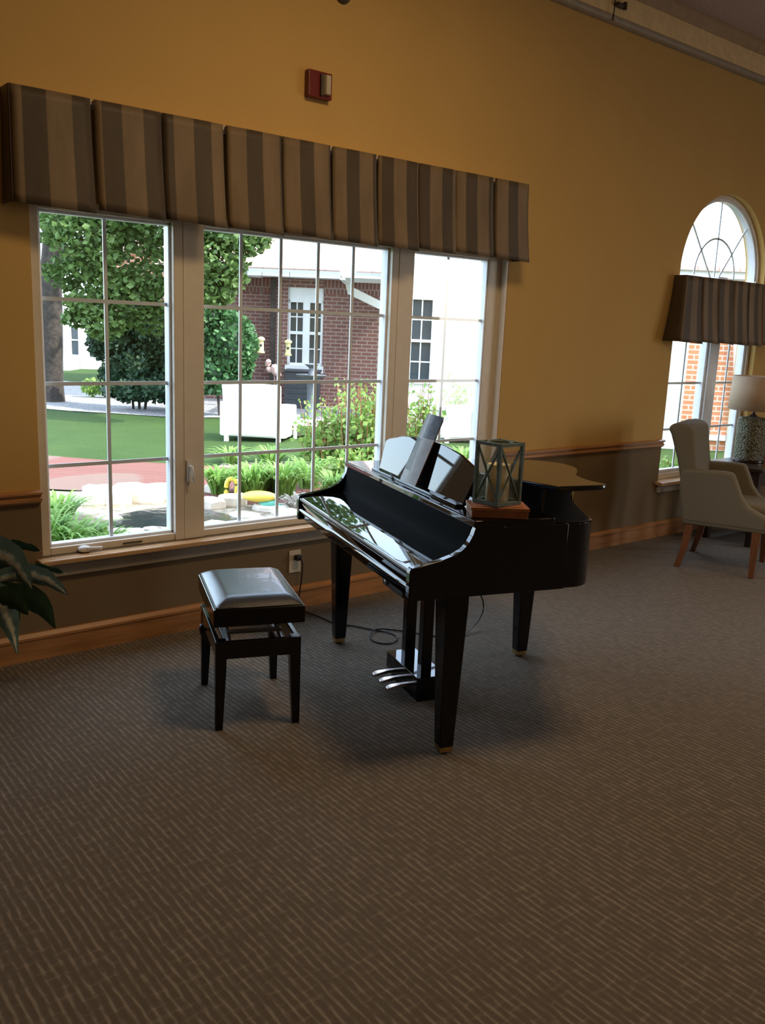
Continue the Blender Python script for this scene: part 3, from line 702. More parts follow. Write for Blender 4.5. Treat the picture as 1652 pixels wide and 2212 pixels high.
m = MB(); m.lathe([(.118, 0), (.124, .004), (.124, .018), (.118, .022)], 36); m.build('base_ring', M['tablewood'], lp, smooth=True)
m = MB(); m.lathe([(.03, .37), (.035, .375), (.012, .395), (.010, .52)], 20); m.build('lamp_neck', M['tablewood'], lp, smooth=True)
m = MB(); m.lathe([(.205, .425), (.192, .70)], 44, cap=False); m.build('lamp_shade', M['shade'], lp, smooth=True, solid=.003)

# ================================================================== INDOOR PLANT
pl = thing('potted_plant', 'large variegated leafy plant in a dark pot at the left edge by the window', 'plant', (.80, -.30, 0))
m = MB(); m.lathe([(.14, 0), (.15, .01), (.205, .33), (.215, .36), (.205, .36), (.19, .33), (.15, .30)], 30); m.build('pot', M['black_satin'], pl, smooth=True)
m = MB(); m.lathe([(.185, .318), (.05, .34)], 20); m.build('soil', M['wick'], pl)
def bigleaf(name, base, ctrl, tip, width, mat, twist=0, parent=pl):
    base, ctrl, tip = Vector(base), Vector(ctrl), Vector(tip); N = 14; rings = []; ac = []; m = MB()
    for i in range(N + 1):
        t = i / N; p = base * (1 - t) ** 2 + ctrl * 2 * t * (1 - t) + tip * t * t
        d = ((ctrl - base) * (1 - t) + (tip - ctrl) * t).normalized()
        sd = d.cross(Vector((0, 0, 1)))
        sd = (sd.normalized() if sd.length > 1e-3 else Vector((1, 0, 0)))
        nr = sd.cross(d).normalized(); sd2 = sd * math.cos(twist) + nr * math.sin(twist); nr2 = d.cross(sd2)
        w_ = width * (math.sin(math.pi * min(1, t * .98 + .02) ** .75) ** .9) * .5 + .002
        for k in range(-3, 4):
            q = k / 3; rip = .006 * math.sin(9 * t * 3.1 + q * 2)
            m.v.append(p + sd2 * (w_ * q) - nr2 * (abs(q) * w_ * .28 + rip * abs(q))); ac.append(q)
    for i in range(N):
        for k in range(6): a = i * 7 + k; m.f.append((a, a + 1, a + 8, a + 7))
    m.a['across'] = ac
    m.build(name, mat, parent, smooth='all', recalc=False)
    return base
px_, py_ = .80, -.30
def L(x, y, z): return (x - px_, y - py_, z)
LEAVES = [  # visible leaves: base, control, tip, width, material, twist
    (L(.88, -.32, .52), L(1.02, -.33, .70), L(1.185, -.33, .612), .10, 'darkleaf', .9),
    (L(.86, -.38, .58), L(1.00, -.40, .74), L(1.115, -.42, .475), .17, 'varleaf', 1.1),
    (L(.95, -.34, .50), L(1.12, -.34, .575), L(1.285, -.33, .50), .075, 'darkleaf', .8),
    (L(.95, -.38, .50), L(1.12, -.40, .60), L(1.285, -.36, .405), .11, 'varleaf', 1.0),
    (L(.92, -.40, .45), L(1.14, -.40, .50), L(1.222, -.36, .265), .12, 'darkleaf', 1.1),
    (L(.86, -.42, .46), L(1.00, -.44, .56), L(1.045, -.41, .20), .13, 'varleaf', 1.2),
    (L(.88, -.30, .42), L(1.03, -.30, .50), L(1.09, -.30, .30), .12, 'darkleaf', 1.0),
    (L(.90, -.42, .44), L(1.02, -.46, .50), L(1.08, -.46, .38), .11, 'darkleaf', 1.2)]
rg = random.Random(3)
for i in range(13):
    a = R(60 + i * 17.5 + rg.uniform(-6, 6)); r_ = rg.uniform(.24, .34); hgt = rg.uniform(.5, .8)
    LEAVES.append(((.05 * math.cos(a), .05 * math.sin(a), .40), (.6 * r_ * math.cos(a), .6 * r_ * math.sin(a), hgt + .12), (min(r_ * math.cos(a), .25), min(r_ * math.sin(a), .24), hgt - .18), rg.uniform(.08, .12), 'varleaf' if i % 2 else 'darkleaf', rg.uniform(-.4, .4)))
st = MB()
for b, c_, t_, w_, mt, tw in LEAVES:
    bigleaf('leaf', b, c_, t_, w_, M[mt], tw)
    b = Vector(b); st.tube([(b.x * .15, b.y * .15, .33), (b.x * .6, b.y * .6, (b.z + .33) / 2 + .03), tuple(b)], .005, 6)
st.build('stems', M['darkleaf'], pl, smooth=True)

# ================================================================== GARDEN: GROUND
EZ = -YAW
def E(u, t, z=None):
    return gp(u, t, ground(t) if z is None else z)
def strip_surface(name, fn, nu, nt, m, label=None):
    mb = MB(); vs = [fn(i / nu, j / nt) for j in range(nt + 1) for i in range(nu + 1)]
    mb.add(vs, [(j * (nu + 1) + i, j * (nu + 1) + i + 1, (j + 1) * (nu + 1) + i + 1, (j + 1) * (nu + 1) + i) for j in range(nt) for i in range(nu)])
    o = mb.build(name, m, smooth='all'); structure(o); return o
def gz(u, t): return G0 + .012 * math.sin(u * 1.3 + t * .7) + .008 * math.sin(u * 2.9 - t * 1.1)
def patch(name, poly_fn, nu, nt, m, lift):
    def fn(i, j):
        u, t = poly_fn(i, j); p = gp(u, t, gz(u, t) + lift)
        return p
    return strip_surface(name, fn, nu, nt, m)
# base ground, built from the wall outward in room axes so that it never enters the room
def base(i, j):
    x = -22 + 62 * i; y = .19 + 44 * j ** 1.6
    t = (Vector((x, y, 0)) - Vector((CAM.x, CAM.y, 0))).dot(NH); u = (Vector((x, y, 0)) - Vector((CAM.x, CAM.y, 0))).dot(RH)
    return Vector((x, y, gz(u, t)))
strip_surface('lawn', base, 70, 60, M['lawn'])
patch('brick_path', lambda i, j: (-6.5 + 6.6 * i, 8.15 + 1.95 * j - .5 * i + .2 * math.sin(i * 3)), 24, 8, M['path'], .012)
patch('soil_bed', lambda i, j: (-5 + 7.5 * i, 5.6 + (2.7 - .4 * math.sin(i * 3)) * j), 30, 18, M['soil'], .008)
patch('soil_bed', lambda i, j: (-1.9 + 4.2 * i, 8.2 + (2.0 + .5 * math.sin(i * 5)) * j), 20, 10, M['soil'], .010)
patch('gravel_strip', lambda i, j: (-11 + 13 * i, 15.9 + .25 * math.sin(i * 9) - 1.3 * i + (7.0 - 3.7 * i) * j), 40, 12, M['gravel'], .012)

# ------------------------------------------------------------------ leaves
def leafcloud(m, pts, size, rg, flat=.0, nrm=None):
    for p in pts:
        s_ = size * rg.uniform(.7, 1.3)
        a = Vector((rg.gauss(0, 1), rg.gauss(0, 1), rg.gauss(0, 1) * (1 - flat))).normalized()
        b = a.cross(Vector((rg.gauss(0, 1), rg.gauss(0, 1), rg.gauss(0, 1)))).normalized(); c_ = a.cross(b)
        m.add([p - a * s_ * .5, p + b * s_ * .38 + c_ * s_ * .08, p + a * s_ * .5, p - b * s_ * .38 + c_ * s_ * .08], [(0, 1, 2), (0, 2, 3)])
def blob_pts(c, r, n, rg, shell=.55):
    o_ = []
    while len(o_) < n:
        v = Vector((rg.uniform(-1, 1), rg.uniform(-1, 1), rg.uniform(-1, 1)))
        l = v.length
        if l > 1 or l < shell * rg.random(): continue
        if l < shell and rg.random() < .7: continue
        o_.append(Vector((c[0] + v.x * r[0], c[1] + v.y * r[1], c[2] + v.z * r[2])))
    return o_
def local(px, py, t, o):                                  # screen-measured point relative to a garden thing
    u, z = uz(px, py, t); return Vector((u - o[0], t - o[1], z - o[2]))

# ------------------------------------------------------------------ shade tree
rg = random.Random(11)
tt = depth(112, 868); tu, _ = uz(112, 868, tt); T0 = (tu, tt, gz(tu, tt))
tree = thing('shade_tree', 'leafy green maple with a thick dark trunk at the left of the lawn', 'tree', gp(*T0), EZ)
m = MB(); pts = [(-.02, 0, -.1), (0, 0, .15), (.02, 0, 1.0), (.05, 0, 2.0), (.14, .05, 3.0), (.25, .1, 4.2), (.3, .2, 6)]
m.tube(spline(pts, 4), [.34] * 2 + [.27, .25, .235, .22] + [.215] * 6 + [.2] * 5 + [.17] * 4 + [.12] * 6, 12); m.build('trunk', M['bark'], tree, smooth=True)
for p, q, r0 in (((.1, .02, 2.6), (2.6, -.9, 3.9), .09), ((.08, 0, 2.3), (-1.2, -.6, 3.6), .08), ((.16, .05, 3.2), (3.9, .3, 5.0), .10), ((.2, .05, 3.6), (1.2, -1.6, 5.2), .08)):
    m = MB(); p, q = Vector(p), Vector(q); mid = (p + q) / 2 + Vector((0, 0, -.12)); m.tube(spline([p, mid, q], 5), [r0 - .006 * k for k in range(11)], 8); m.build('branch', M['bark'], tree, smooth=True)
m = MB(); spots = [  # px, py, depth, radius, leaves
    (120, 470, 17.6, .75, 420), (95, 560, 17.8, .55, 300), (180, 505, 17.2, .75, 520), (240, 470, 17.4, .7, 420), (150, 590, 17.6, .5, 300), (205, 565, 17.2, .55, 360),
    (290, 520, 17.6, .62, 360), (345, 470, 17.2, .55, 260), (380, 540, 17.4, .6, 330), (255, 620, 17.3, .55, 380), (185, 660, 17.3, .42, 260), (225, 700, 17.2, .42, 300), (310, 610, 17.6, .55, 330), (365, 640, 17.6, .55, 320), (280, 665, 17.5, .5, 280),
    (330, 690, 17.7, .45, 220), (160, 690, 17.3, .25, 90), (440, 500, 16.9, .6, 420), (470, 560, 16.8, .6, 460), (500, 500, 16.8, .5, 330), (455, 630, 16.8, .45, 330), (490, 600, 16.8, .4, 240), (540, 520, 16.8, .38, 190), (565, 505, 16.8, .28, 90), (100, 640, 17.9, .4, 180), (250, 420, 17.4, 1.0, 500), (420, 430, 17.2, .9, 450), (60, 500, 17.8, .8, 300), (520, 440, 16.9, .6, 300), (130, 390, 17.8, 1.0, 400)]
for px, py, t, r_, n in spots:
    if (px, py) in ((95, 560), (100, 640), (60, 500)): continue
    t -= 3.0; r_ *= .83
    leafcloud(m, blob_pts(local(px, py, t, T0), (r_, r_ * .9, r_ * .72), int(n * 1.5), rg, .35), .108, rg, .3)
for u_, t_, z_, r_, n in ((-4.2, 14.6, 4.0, 1.1, 800), (-3.0, 14.2, 4.1, 1.1, 900), (-1.9, 14.0, 4.1, .9, 900), (-2.5, 14.3, 5.3, 1.1, 700), (-3.6, 15.0, 5.6, 1.2, 600)):
    leafcloud(m, blob_pts((u_ - T0[0], t_ - T0[1], z_ - T0[2]), (r_, r_ * .8, r_ * .62), n, rg, .3), .13, rg, .3)
for k in range(2600):                                     # the rest of the crown above and behind
    a = rg.uniform(0, 2 * math.pi); r_ = 3.6 * math.sqrt(rg.random()); z = rg.uniform(4.6, 8.2)
    leafcloud(m, [Vector((.5 + r_ * math.cos(a), .6 + r_ * math.sin(a), z))], .30, rg, .3)
m.build('foliage', M['maple'], tree, recalc=False)

# ------------------------------------------------------------------ dark shrubs
def shrub(name, label, blobs, mat, size, tref, core=True, stem=True):
    tref -= 2.3; u0, _ = uz(blobs[0][0], 850, tref); O = (u0, tref, gz(u0, tref)); o = thing(name, label, 'shrub', gp(*O), EZ)
    m = MB(); k = MB(); rg = random.Random(len(label))
    for px, py, t, rx, rz_, n in blobs:
        t -= 2.3; rx *= .87; rz_ *= .87
        c_ = local(px, py, t, O); leafcloud(m, blob_pts(c_, (rx, rx * .8, rz_), n, rg, .75), size, rg)
        k.ball(c_, rx * .72, rx * .6, rz_ * .72, 14, 9, .12, rg)  # solid dark core filling the inside of each leaf blob
    m.build('foliage', M[mat], o, recalc=False); k.build('dark_core', M['yew'], o)
    s_ = MB()
    for i in range(3): s_.tube([(.1 * i - .1, 0, -.05), (.15 * i - .15, .05, .5)], .025, 6)
    s_.build('stem', M['bark'], o)
    return o
shrub('yew_shrub', 'very dark sprawling yew shrub under the maple branches', [(300, 790, 18.2, .62, .42, 1100), (340, 725, 18.3, .62, .55, 1300), (260, 735, 18.3, .50, .45, 900), (380, 770, 18.3, .55, .6, 1100), (345, 838, 18.0, .75, .30, 900), (280, 842, 18.0, .6, .24, 600), (390, 800, 18.1, .4, .5, 500), (300, 690, 18.4, .5, .4, 700), (265, 810, 18.2, .5, .35, 700), (225, 740, 18.4, .38, .4, 500)], 'yew', .10, 18.2)
shrub('round_shrub', 'dense rounded green shrub in front of the brick house', [(487, 745, 17.6, .64, .72, 2000), (455, 800, 17.5, .55, .5, 1000), (455, 700, 17.6, .45, .42, 700), (512, 790, 17.7, .34, .40, 600), (425, 770, 17.8, .5, .7, 800)], 'shrubleaf', .10, 17.6)
for px, py, lab in ((198, 858, 'small bright green bush beside the maple trunk'), (232, 860, 'small yellow green bush left of the dark yew shrub')):
    t = depth(px, py); u0, _ = uz(px, py, t); o = thing('small_bush', lab, 'bush', gp(u0, t, G0), EZ); m = MB(); leafcloud(m, blob_pts((0, 0, .20), (.22, .18, .19), 280, rg, .4), .08, rg); m.build('foliage', M['perennial'], o, recalc=False)

# ------------------------------------------------------------------ buildings
def rel(O): return lambda px, py, t: local(px, py, t, O)
def double_hung(parent, x0, x1, z0, z1, y, name='window', nx=2, nzt=2, nzb=2, fw=.05, depth=.09):
    m = MB(); zc = (z0 + z1) / 2
    m.box(x0, x0 + fw, y - .03, y + depth, z0, z1).box(x1 - fw, x1, y - .03, y + depth, z0, z1).box(x0, x1, y - .03, y + depth, z0, z0 + fw).box(x0, x1, y - .03, y + depth, z1 - fw, z1).box(x0 + fw, x1 - fw, y - .02, y + depth, zc - fw * .6, zc + fw * .6)
    f_ = m.build(name, M['trimwhite'], parent)
    for a, b, n in ((z0 + fw, zc - fw * .6, nzb), (zc + fw * .6, z1 - fw, nzt)):
        MB().box(x0 + fw, x1 - fw, y + .03, y + .045, a, b).build('pane', M['winglass'], f_)
        g = MB()
        for i in range(1, nx): x = x0 + fw + (x1 - x0 - 2 * fw) * i / nx; g.box(x - .012, x + .012, y + .015, y + .03, a, b)
        for i in range(1, n): z = a + (b - a) * i / n; g.box(x0 + fw, x1 - fw, y + .016, y + .029, z - .012, z + .012)
        if g.v: g.build('muntin', M['trimwhite'], f_)
    return f_
HT = 18.0; hu, _ = uz(588, 860, HT); HO = (hu, HT, G0)
house = thing('brick_house', 'red brick house with pink shingle roof across the garden', 'house', gp(*HO), EZ)
rl = rel(HO); ze = rl(660, 602, HT).z
xr = rl(880, 700, HT).x; xw0, xw1 = rl(621, 700, HT).x, rl(697.5, 700, HT).x; zw0, zw1, zh = rl(660, 790, HT).z, rl(660, 648, HT).z, rl(660, 621, HT).z
m = MB()
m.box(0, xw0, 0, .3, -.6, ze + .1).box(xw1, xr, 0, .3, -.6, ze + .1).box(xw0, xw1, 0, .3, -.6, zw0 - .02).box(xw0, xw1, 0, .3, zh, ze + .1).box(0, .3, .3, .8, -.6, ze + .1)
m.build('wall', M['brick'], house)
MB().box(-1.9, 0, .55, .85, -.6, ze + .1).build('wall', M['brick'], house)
def soldier():
    return brick('soldier_course', (.215, .100, .08), (.18, .082, .068), (.31, .23, .20), .26, .075, .012)
M['soldier'] = soldier()
MB().box(xw1, xr, -.012, 0, ze - .28, ze).build('soldier_course', M['soldier'], house); MB().box(-1.9, -.05, .538, .55, ze - .28, ze).build('soldier_course', M['soldier'], house)
MB().box(xw0, xw1, .04, .12, zw1, zh).build('header_panel', M['trimwhite'], house)
xm = rl(661, 700, HT).x
double_hung(house, xw0, xm - .02, zw0, zw1, .07, nx=2, nzt=2, nzb=2); double_hung(house, xm + .02, xw1, zw0, zw1, .07, nx=2, nzt=2, nzb=2)
MB().box(xm - .06, xm + .06, .03, .16, zw0, zw1).build('window_mullion', M['trimwhite'], house)
MB().box(xw0 - .03, xw1 + .03, -.09, .14, zw0 - .14, zw0).build('window_sill', M['trimwhite'], house)
g = MB(); g.box(-.45, xr, -.50, -.38, ze - .0, ze + .13).box(-2.3, -.45, -.02, .10, ze + .0, ze + .13).build('gutter', M['gutter'], house)
MB().box(-.3, xr, -.40, .05, ze, ze + .03).box(-2.2, -.3, .05, .6, ze, ze + .03).build('soffit', M['trimwhite'], house)
m = MB(); m.add([(-.5, -.5, ze + .13), (xr + .3, -.5, ze + .13), (xr + .3, 5.2, ze + 2.9), (-1.6, 5.2, ze + 2.9)], [(0, 1, 2, 3)]).add([(-2.4, -.04, ze + .13), (-.4, -.04, ze + .13), (-.4, 5.2, ze + 2.9), (-2.0, 5.2, ze + 2.9)], [(0, 1, 2, 3)])
m.build('roof', M['shingle'], house, solid=.06)
m = MB(); m.bar((.0, -.05, -.3), (.0, -.05, ze), .11, .09, (0, 1, 0)); m.build('corner_downspout', M['bark'], house)
m = MB(); a_, b_, c_ = rl(752, 606, HT - .75), rl(757, 628, HT - .7), rl(838, 668, HT - .12)
m.bar(a_, b_, .13, .13, (0, 1, 0)).bar(b_, c_, .15, .13, (0, 1, 0)); m.build('downspout', M['trimwhite'], house)

WT = 15.9; wu, _ = uz(846, 860, WT); WO = (wu, WT, G0)
wing = thing('white_sided_house', 'bright white sided house with gable at the right side of the window', 'house', gp(*WO), EZ); rw = rel(WO)
zew = rw(740, 596, WT).z; ux0 = rw(738, 590, WT - .3).x; XW = 2.7
apx = 1.25; slope = 1.12; zap = zew + (apx - ux0) * slope
m = MB(); m.prism([(0, -.6), (XW, -.6), (XW, zew), (apx, zew + (apx) * slope), (0, zew + .05)], 0, .25, lambda x, z, y: (x, y, z)); m.build('wall', M['siding'], wing)
MB().box(-.02, .02, .25, 1.4, -.6, zew + .1).build('side_wall', M['siding'], wing)
m = MB()
for sx in (-1, 1):
    e_ = (ux0 if sx < 0 else 2 * apx - ux0)
    m.add([(e_, -.35, zew), (apx, -.35, zap), (apx, 1.4, zap), (e_, 1.4, zew)], [(0, 1, 2, 3)])
m.build('roof', M['paleroof'], wing, solid=.08)
m = MB(); m.bar((ux0, -.36, zew - .02), (apx, -.36, zap - .02), .05, .2, (0, 1, 0)); m.build('rake_board', M['trimwhite'], wing)
MB().box(ux0, .1, -.30, 1.35, zew - .04, zew + .0).build('soffit', M['trimwhite'], wing)
MB().box(ux0 - .03, ux0 + .06, -.3, 1.35, zew - .08, zew + .10).build('gutter', M['trimwhite'], wing)
double_hung(wing, rw(862, 700, WT).x, rw(937, 700, WT).x, rw(900, 828, WT).z, rw(900, 642, WT).z, -.04, nx=3, nzt=2, nzb=2, fw=.04)

FT = 27.0; fu, _ = uz(60, 800, FT); FO = (fu, FT, G0)
far = thing('pale_building', 'bright white building with small window glimpsed behind the maple trunk', 'building', gp(*FO), EZ); rf = rel(FO)
x1_, zt_ = rf(275, 700, FT).x, rf(200, 430, FT).z
MB().box(-3, x1_, 0, 4, -1, zt_).build('wall', M['siding'], far)
double_hung(far, rf(152, 700, FT).x, rf(172, 700, FT).x, rf(160, 768, FT).z, rf(160, 700, FT).z, -.05, nx=1, nzt=1, nzb=1, fw=.03)
MB().prism([(-3.4, -.5), (x1_ + .4, -.5), (x1_ + .4, 2), (-3.4, 2)], zt_, zt_ + .1).build('roof', M['shingle'], far)
m = MB(); m.box(rf(129, 770, FT).x, rf(172, 770, FT).x, -.9, -.05, rf(150, 802, FT).z, rf(150, 776, FT).z); m.build('porch_rail', M['gutter'], far)
BT2 = 21.5; bu2, _ = uz(235, 800, BT2); BO2 = (bu2, BT2, G0); fb2 = thing('far_brick_building', 'orange brick building seen in patches behind the leaves', 'building', gp(*BO2), EZ); rb = rel(BO2)
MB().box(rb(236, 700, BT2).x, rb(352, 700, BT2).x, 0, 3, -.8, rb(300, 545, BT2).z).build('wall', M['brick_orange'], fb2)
m = MB(); m.prism([(rb(225, 545, BT2).x, rb(300, 545, BT2).z), (rb(362, 545, BT2).x, rb(300, 545, BT2).z), (rb(294, 480, BT2).x, rb(294, 490, BT2).z)], -.2, 3.2, lambda x, z, y: (x, y, z)); m.build('roof', M['shingle'], fb2)

# brick annex seen through the arched window
AT = 13.4; au, _ = uz(1474, 860, AT); AO = (au, AT, G0)
anx = thing('brick_annex', 'sunny orange brick annex with white trim outside the arched window', 'house', gp(*AO), EZ - R(0)); ra = rel(AO)
zea = ra(1560, 606, AT).z; xa1 = ra(1597, 800, AT).x
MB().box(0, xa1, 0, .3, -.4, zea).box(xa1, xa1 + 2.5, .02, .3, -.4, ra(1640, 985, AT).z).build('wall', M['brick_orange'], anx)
MB().box(-1.0, -.005, -.05, .3, -.4, zea).build('siding_wall', M['siding'], anx)
MB().box(ra(1532, 900, AT).x, xa1 + 2.5, -.07, 0, ra(1560, 951, AT).z, ra(1560, 940, AT).z).build('stone_band', M['trimwhite'], anx)
MB().box(xa1, xa1 + 2.4, -.03, .3, ra(1640, 985, AT).z, zea).build('white_trim', M['siding'], anx)
double_hung(anx, ra(1612, 800, AT).x, ra(1700, 800, AT).x, ra(1640, 925, AT).z, ra(1640, 770, AT).z, -.06, nx=2)
MB().box(-1.1, xa1 + 2.6, -.45, .4, zea, zea + .12).build('eave', M['gutter'], anx)
m = MB(); m.add([(-1.1, -.5, zea + .12), (xa1 + 2.7, -.5, zea + .12), (xa1 + 2.7, 4, zea + .5), (-1.1, 4, zea + .5)], [(0, 1, 2, 3)]); m.build('roof', M['shingle'], anx, solid=.05)
m = MB(); m.tube([ra(1586, 612, AT) + Vector((0, -.08, 0)), ra(1586, 905, AT) + Vector((0, -.08, 0)), ra(1578, 990, AT) + Vector((0, -.08, 0))], .045, 8); m.build('downspout', M['trimwhite'], anx, smooth=True)

# ------------------------------------------------------------------ garden furniture and ornaments
def wicker(px, pyb, rz, label, s=1.0):
    t = depth(px, pyb); u0, z0 = uz(px, pyb, t); O = (u0, t, z0); o = thing('wicker_chair', label, 'garden chair', gp(*O), EZ + rz, 'white wicker garden chairs')
    b = MB(); b.prism([(-.44 * s, -.0), (.44 * s, 0), (.46 * s, .84 * s), (-.48 * s, .87 * s)], .0, .11, lambda x, z, y: (x, y + .0 - (z - .3) * .12, z + .06)); b.build('backrest', M['wicker'], o, bevel=.03)
    for sx in (-1, 1):
        a = MB(); a.prism([(.05, .06), (.85 * s, .06), (.85 * s, .55 * s), (.05, .62 * s)], sx * .47 * s - .06, sx * .47 * s + .06, lambda y, z, x: (x, y, z)); a.build('arm', M['wicker'], o, bevel=.025)
    MB().box(-.42 * s, .42 * s, .1, .82 * s, .24 * s, .36 * s).build('seat', M['wicker'], o, bevel=.03)
    MB().box(-.42 * s, .42 * s, .1, .80 * s, .36 * s, .46 * s).build('seat_cushion', M['outwhite'], o, bevel=.04)
    for x in (-.42, .42):
        for y in (.06, .80): MB().box(x * s - .03, x * s + .03, y * s - .03, y * s + .03, -.03, .08).build('leg', M['wicker'], o)
    return o
wicker(543, 955, R(-6), 'large white wicker armchair on the lawn left of the flowering plants', .88)
wicker(1000, 958, R(8), 'white wicker chair partly behind plants in the right pane of the window', .58)
TT_ = depth(676, 948); u0, z0 = uz(676, 948, TT_); to = thing('garden_table', 'low white garden table beside the wicker armchair behind tall plants', 'table', gp(u0, TT_, z0), EZ)
h0 = uz(676, 913, TT_)[1] - z0
MB().box(-.29, .29, -.25, .25, h0 - .03, h0 + .03).build('table_top', M['outwhite'], to, bevel=.01)
for x in (-.24, .24):
    for y in (-.2, .2): MB().box(x - .025, x + .025, y - .025, y + .025, -.05, h0 - .03).build('leg', M['outwhite'], to)
for px, py, t, lab in ((564, 745, 17.05, 'yellow bird feeder hanging beside the rounded shrub'), (622.5, 751, 17.05, 'yellow bird feeder hanging in front of the brick house window')):
    u0, z0 = uz(px, py, t); o = thing('bird_feeder', lab, 'bird feeder', gp(u0, t, z0), EZ, 'yellow bird feeders')
    m = MB(); m.lathe([(.055, -.13), (.062, -.12), (.05, -.10), (.045, .08), (.048, .09)], 16); m.build('seed_tube', M['feeder'], o, smooth=True)
    m = MB(); m.lathe([(.07, .088), (.07, .125), (.03, .15), (.008, .155)], 16); m.build('roof_cap', M['feeder'], o, smooth=True)
    m = MB(); m.lathe([(.07, -.15), (.072, -.13), (.06, -.128)], 16); m.build('tray', M['feeder'], o, smooth=True)
    m = MB(); m.prism([(0, -.045), (.03, -.005), (.022, .018), (0, .006), (-.022, .018), (-.03, -.005)], -.052, -.044, lambda x, z, y: (x, y, z)); m.build('heart_window', M['darkgrey'], o)
    m = MB(); m.tube([(0, 0, .15), (0, 0, uz(px, 597, t)[1] - z0 + .08)], .005, 5); m.build('hanging_wire', M['wire'], o)
FTt = 15.6; u0, z0 = uz(597, 858, FTt); fo = thing('flamingo_statue', 'faded pink flamingo garden statue before the brick wall', 'statue', gp(u0, FTt, gz(u0, FTt) + .02), EZ)
O = (u0, FTt, gz(u0, FTt) + .02); lf = rel(O)
m = MB(); m.loft([[ (c[0] + r * .9 * math.cos(2 * math.pi * i / 10) * 0 + 0, c[1] + r * math.cos(2 * math.pi * i / 10), c[2] + r * math.sin(2 * math.pi * i / 10)) for i in range(10)] for c, r in ((lf(584, 797, FTt), .03), (lf(588, 797, FTt), .08), (lf(595, 799, FTt), .105), (lf(602, 803, FTt), .075), (lf(607, 810, FTt), .02))])
m.build('body', M['pink'], fo, smooth=True)
m = MB(); m.tube(spline([lf(586, 799, FTt), lf(580, 798, FTt), lf(579, 790, FTt), lf(582, 784, FTt), lf(580, 780, FTt), lf(577, 783, FTt), lf(574, 791, FTt)], 4), [.045] * 6 + [.03] * 6 + [.035] * 6 + [.038] * 3 + [.03, .022, .015, .008], 8); m.build('neck', M['pink'], fo, smooth=True)
for q in (592, 597): MB().tube([lf(q, 806, FTt), lf(q + 1, 830, FTt), lf(q, 870, FTt)], .012, 6).build('leg', M['pinkleg'], fo)
BT = 15.3; u0, z0 = uz(671, 872, BT); O = (u0, BT, gz(u0, BT)); lb_ = rel(O)
bb = thing('birdbath', 'blue grey stone birdbath on a pedestal in front of the house window', 'birdbath', gp(*O), EZ)
zt = lb_(671, 787, BT).z; zm = lb_(671, 812, BT).z
m = MB(); m.lathe([(.17, -.02), (.17, .06), (.10, .12), (.065, .3), (.075, zm - .08), (.11, zm - .03)], 20); m.build('pedestal', M['stonegrey'], bb, smooth=True)
m = MB(); m.lathe([(.05, zm - .05), (.22, zm - .02), (.27, zm + .02), (.26, zm + .02), (.03, zm - .01)], 24); m.build('lower_basin', M['stonegrey'], bb, smooth=True)
m = MB(); m.lathe([(.08, zm - .01), (.05, zm + .05), (.045, zt - .06), (.13, zt), (.12, zt + .005), (.02, zt - .03)], 20); m.build('upper_basin', M['stonegrey'], bb, smooth=True)
AT_ = 17.2; u0, z0 = uz(652, 848, AT_); O = (u0, AT_, gz(u0, AT_)); lb_ = rel(O)
ac = thing('utility_cabinet', 'dark grey utility cabinet below the brick house window', 'cabinet', gp(*O), EZ)
xa, xb, zb_ = lb_(614, 830, AT_).x, lb_(688, 830, AT_).x, lb_(650, 800, AT_).z
MB().box(xa, xb, 0, .5, -.05, zb_ - .04).build('body', M['darkgrey'], ac, bevel=.01); MB().box(xa - .02, xb + .02, -.02, .52, zb_ - .04, zb_).build('top_cover', M['darkgrey'], ac, bevel=.01)
m = MB()
for k in range(5): z = .08 + k * (zb_ - .2) / 5; m.box(xa + .06, xb - .06, -.012, 0, z, z + .03)
m.build('louvre', M['winglass'], ac)

# ------------------------------------------------------------------ planting near the window
def strap(m, base, ang, ln_, rise, w_, rg):
    base = Vector(base); d = Vector((math.cos(ang), math.sin(ang), 0)); sd = Vector((-d.y, d.x, 0)); n = 6; v0 = len(m.v)
    for i in range(n + 1):
        t = i / n; p = base + d * (ln_ * t ** 1.25) + Vector((0, 0, rise * (1.75 * t - 1.12 * t * t)))
        ww = w_ * (1 - t ** 2.2) * .5 + .0008
        m.v += [tuple(p - sd * ww), tuple(p + sd * ww)]
    for i in range(n): a = v0 + 2 * i; m.f.append((a, a + 1, a + 3, a + 2))
def lily(px, py, hpx, spx, n, label, mat='lily', seed=0, name='daylily_clump', group='daylily clumps near the pond'):
    t = depth(px, py); k = t / FPX; u0, _ = uz(px, py, t); h, spread = hpx * k * 1.0, spx * k * 1.15; n = int(n * .62)
    o = thing(name, label, 'plant', gp(u0, t, gz(u0, t) + .01), EZ, group); m = MB(); rg = random.Random(seed + int(px))
    for i in range(n):
        a = rg.uniform(0, 2 * math.pi); r_ = rg.uniform(0, spread * .3)
        strap(m, (r_ * math.cos(a), r_ * math.sin(a), -.02), a + rg.uniform(-.5, .5), spread * rg.uniform(.35, 1), h * rg.uniform(.7, 1.15), rg.uniform(.020, .034), rg)
    m.build('leaves', M[mat], o, recalc=False)
    s_ = MB(); s_.lathe([(spread * .25, -.06), (spread * .22, .03), (.01, .06)], 10); s_.build('crown', M[mat], o)
lily(475, 1065, 85, 62, 190, 'left clump of arching daylily leaves behind the pond edge')
lily(545, 1075, 105, 70, 240, 'largest clump of arching daylily leaves in the centre pane')
lily(612, 1072, 105, 66, 220, 'clump of daylily leaves right of the largest clump')
lily(668, 1055, 90, 60, 180, 'clump of daylily leaves below the red stemmed plants')
lily(718, 1075, 75, 55, 150, 'pale grassy clump just behind the left shoulder of the piano')
lily(790, 1040, 60, 50, 120, 'grassy clump behind the piano music stand')
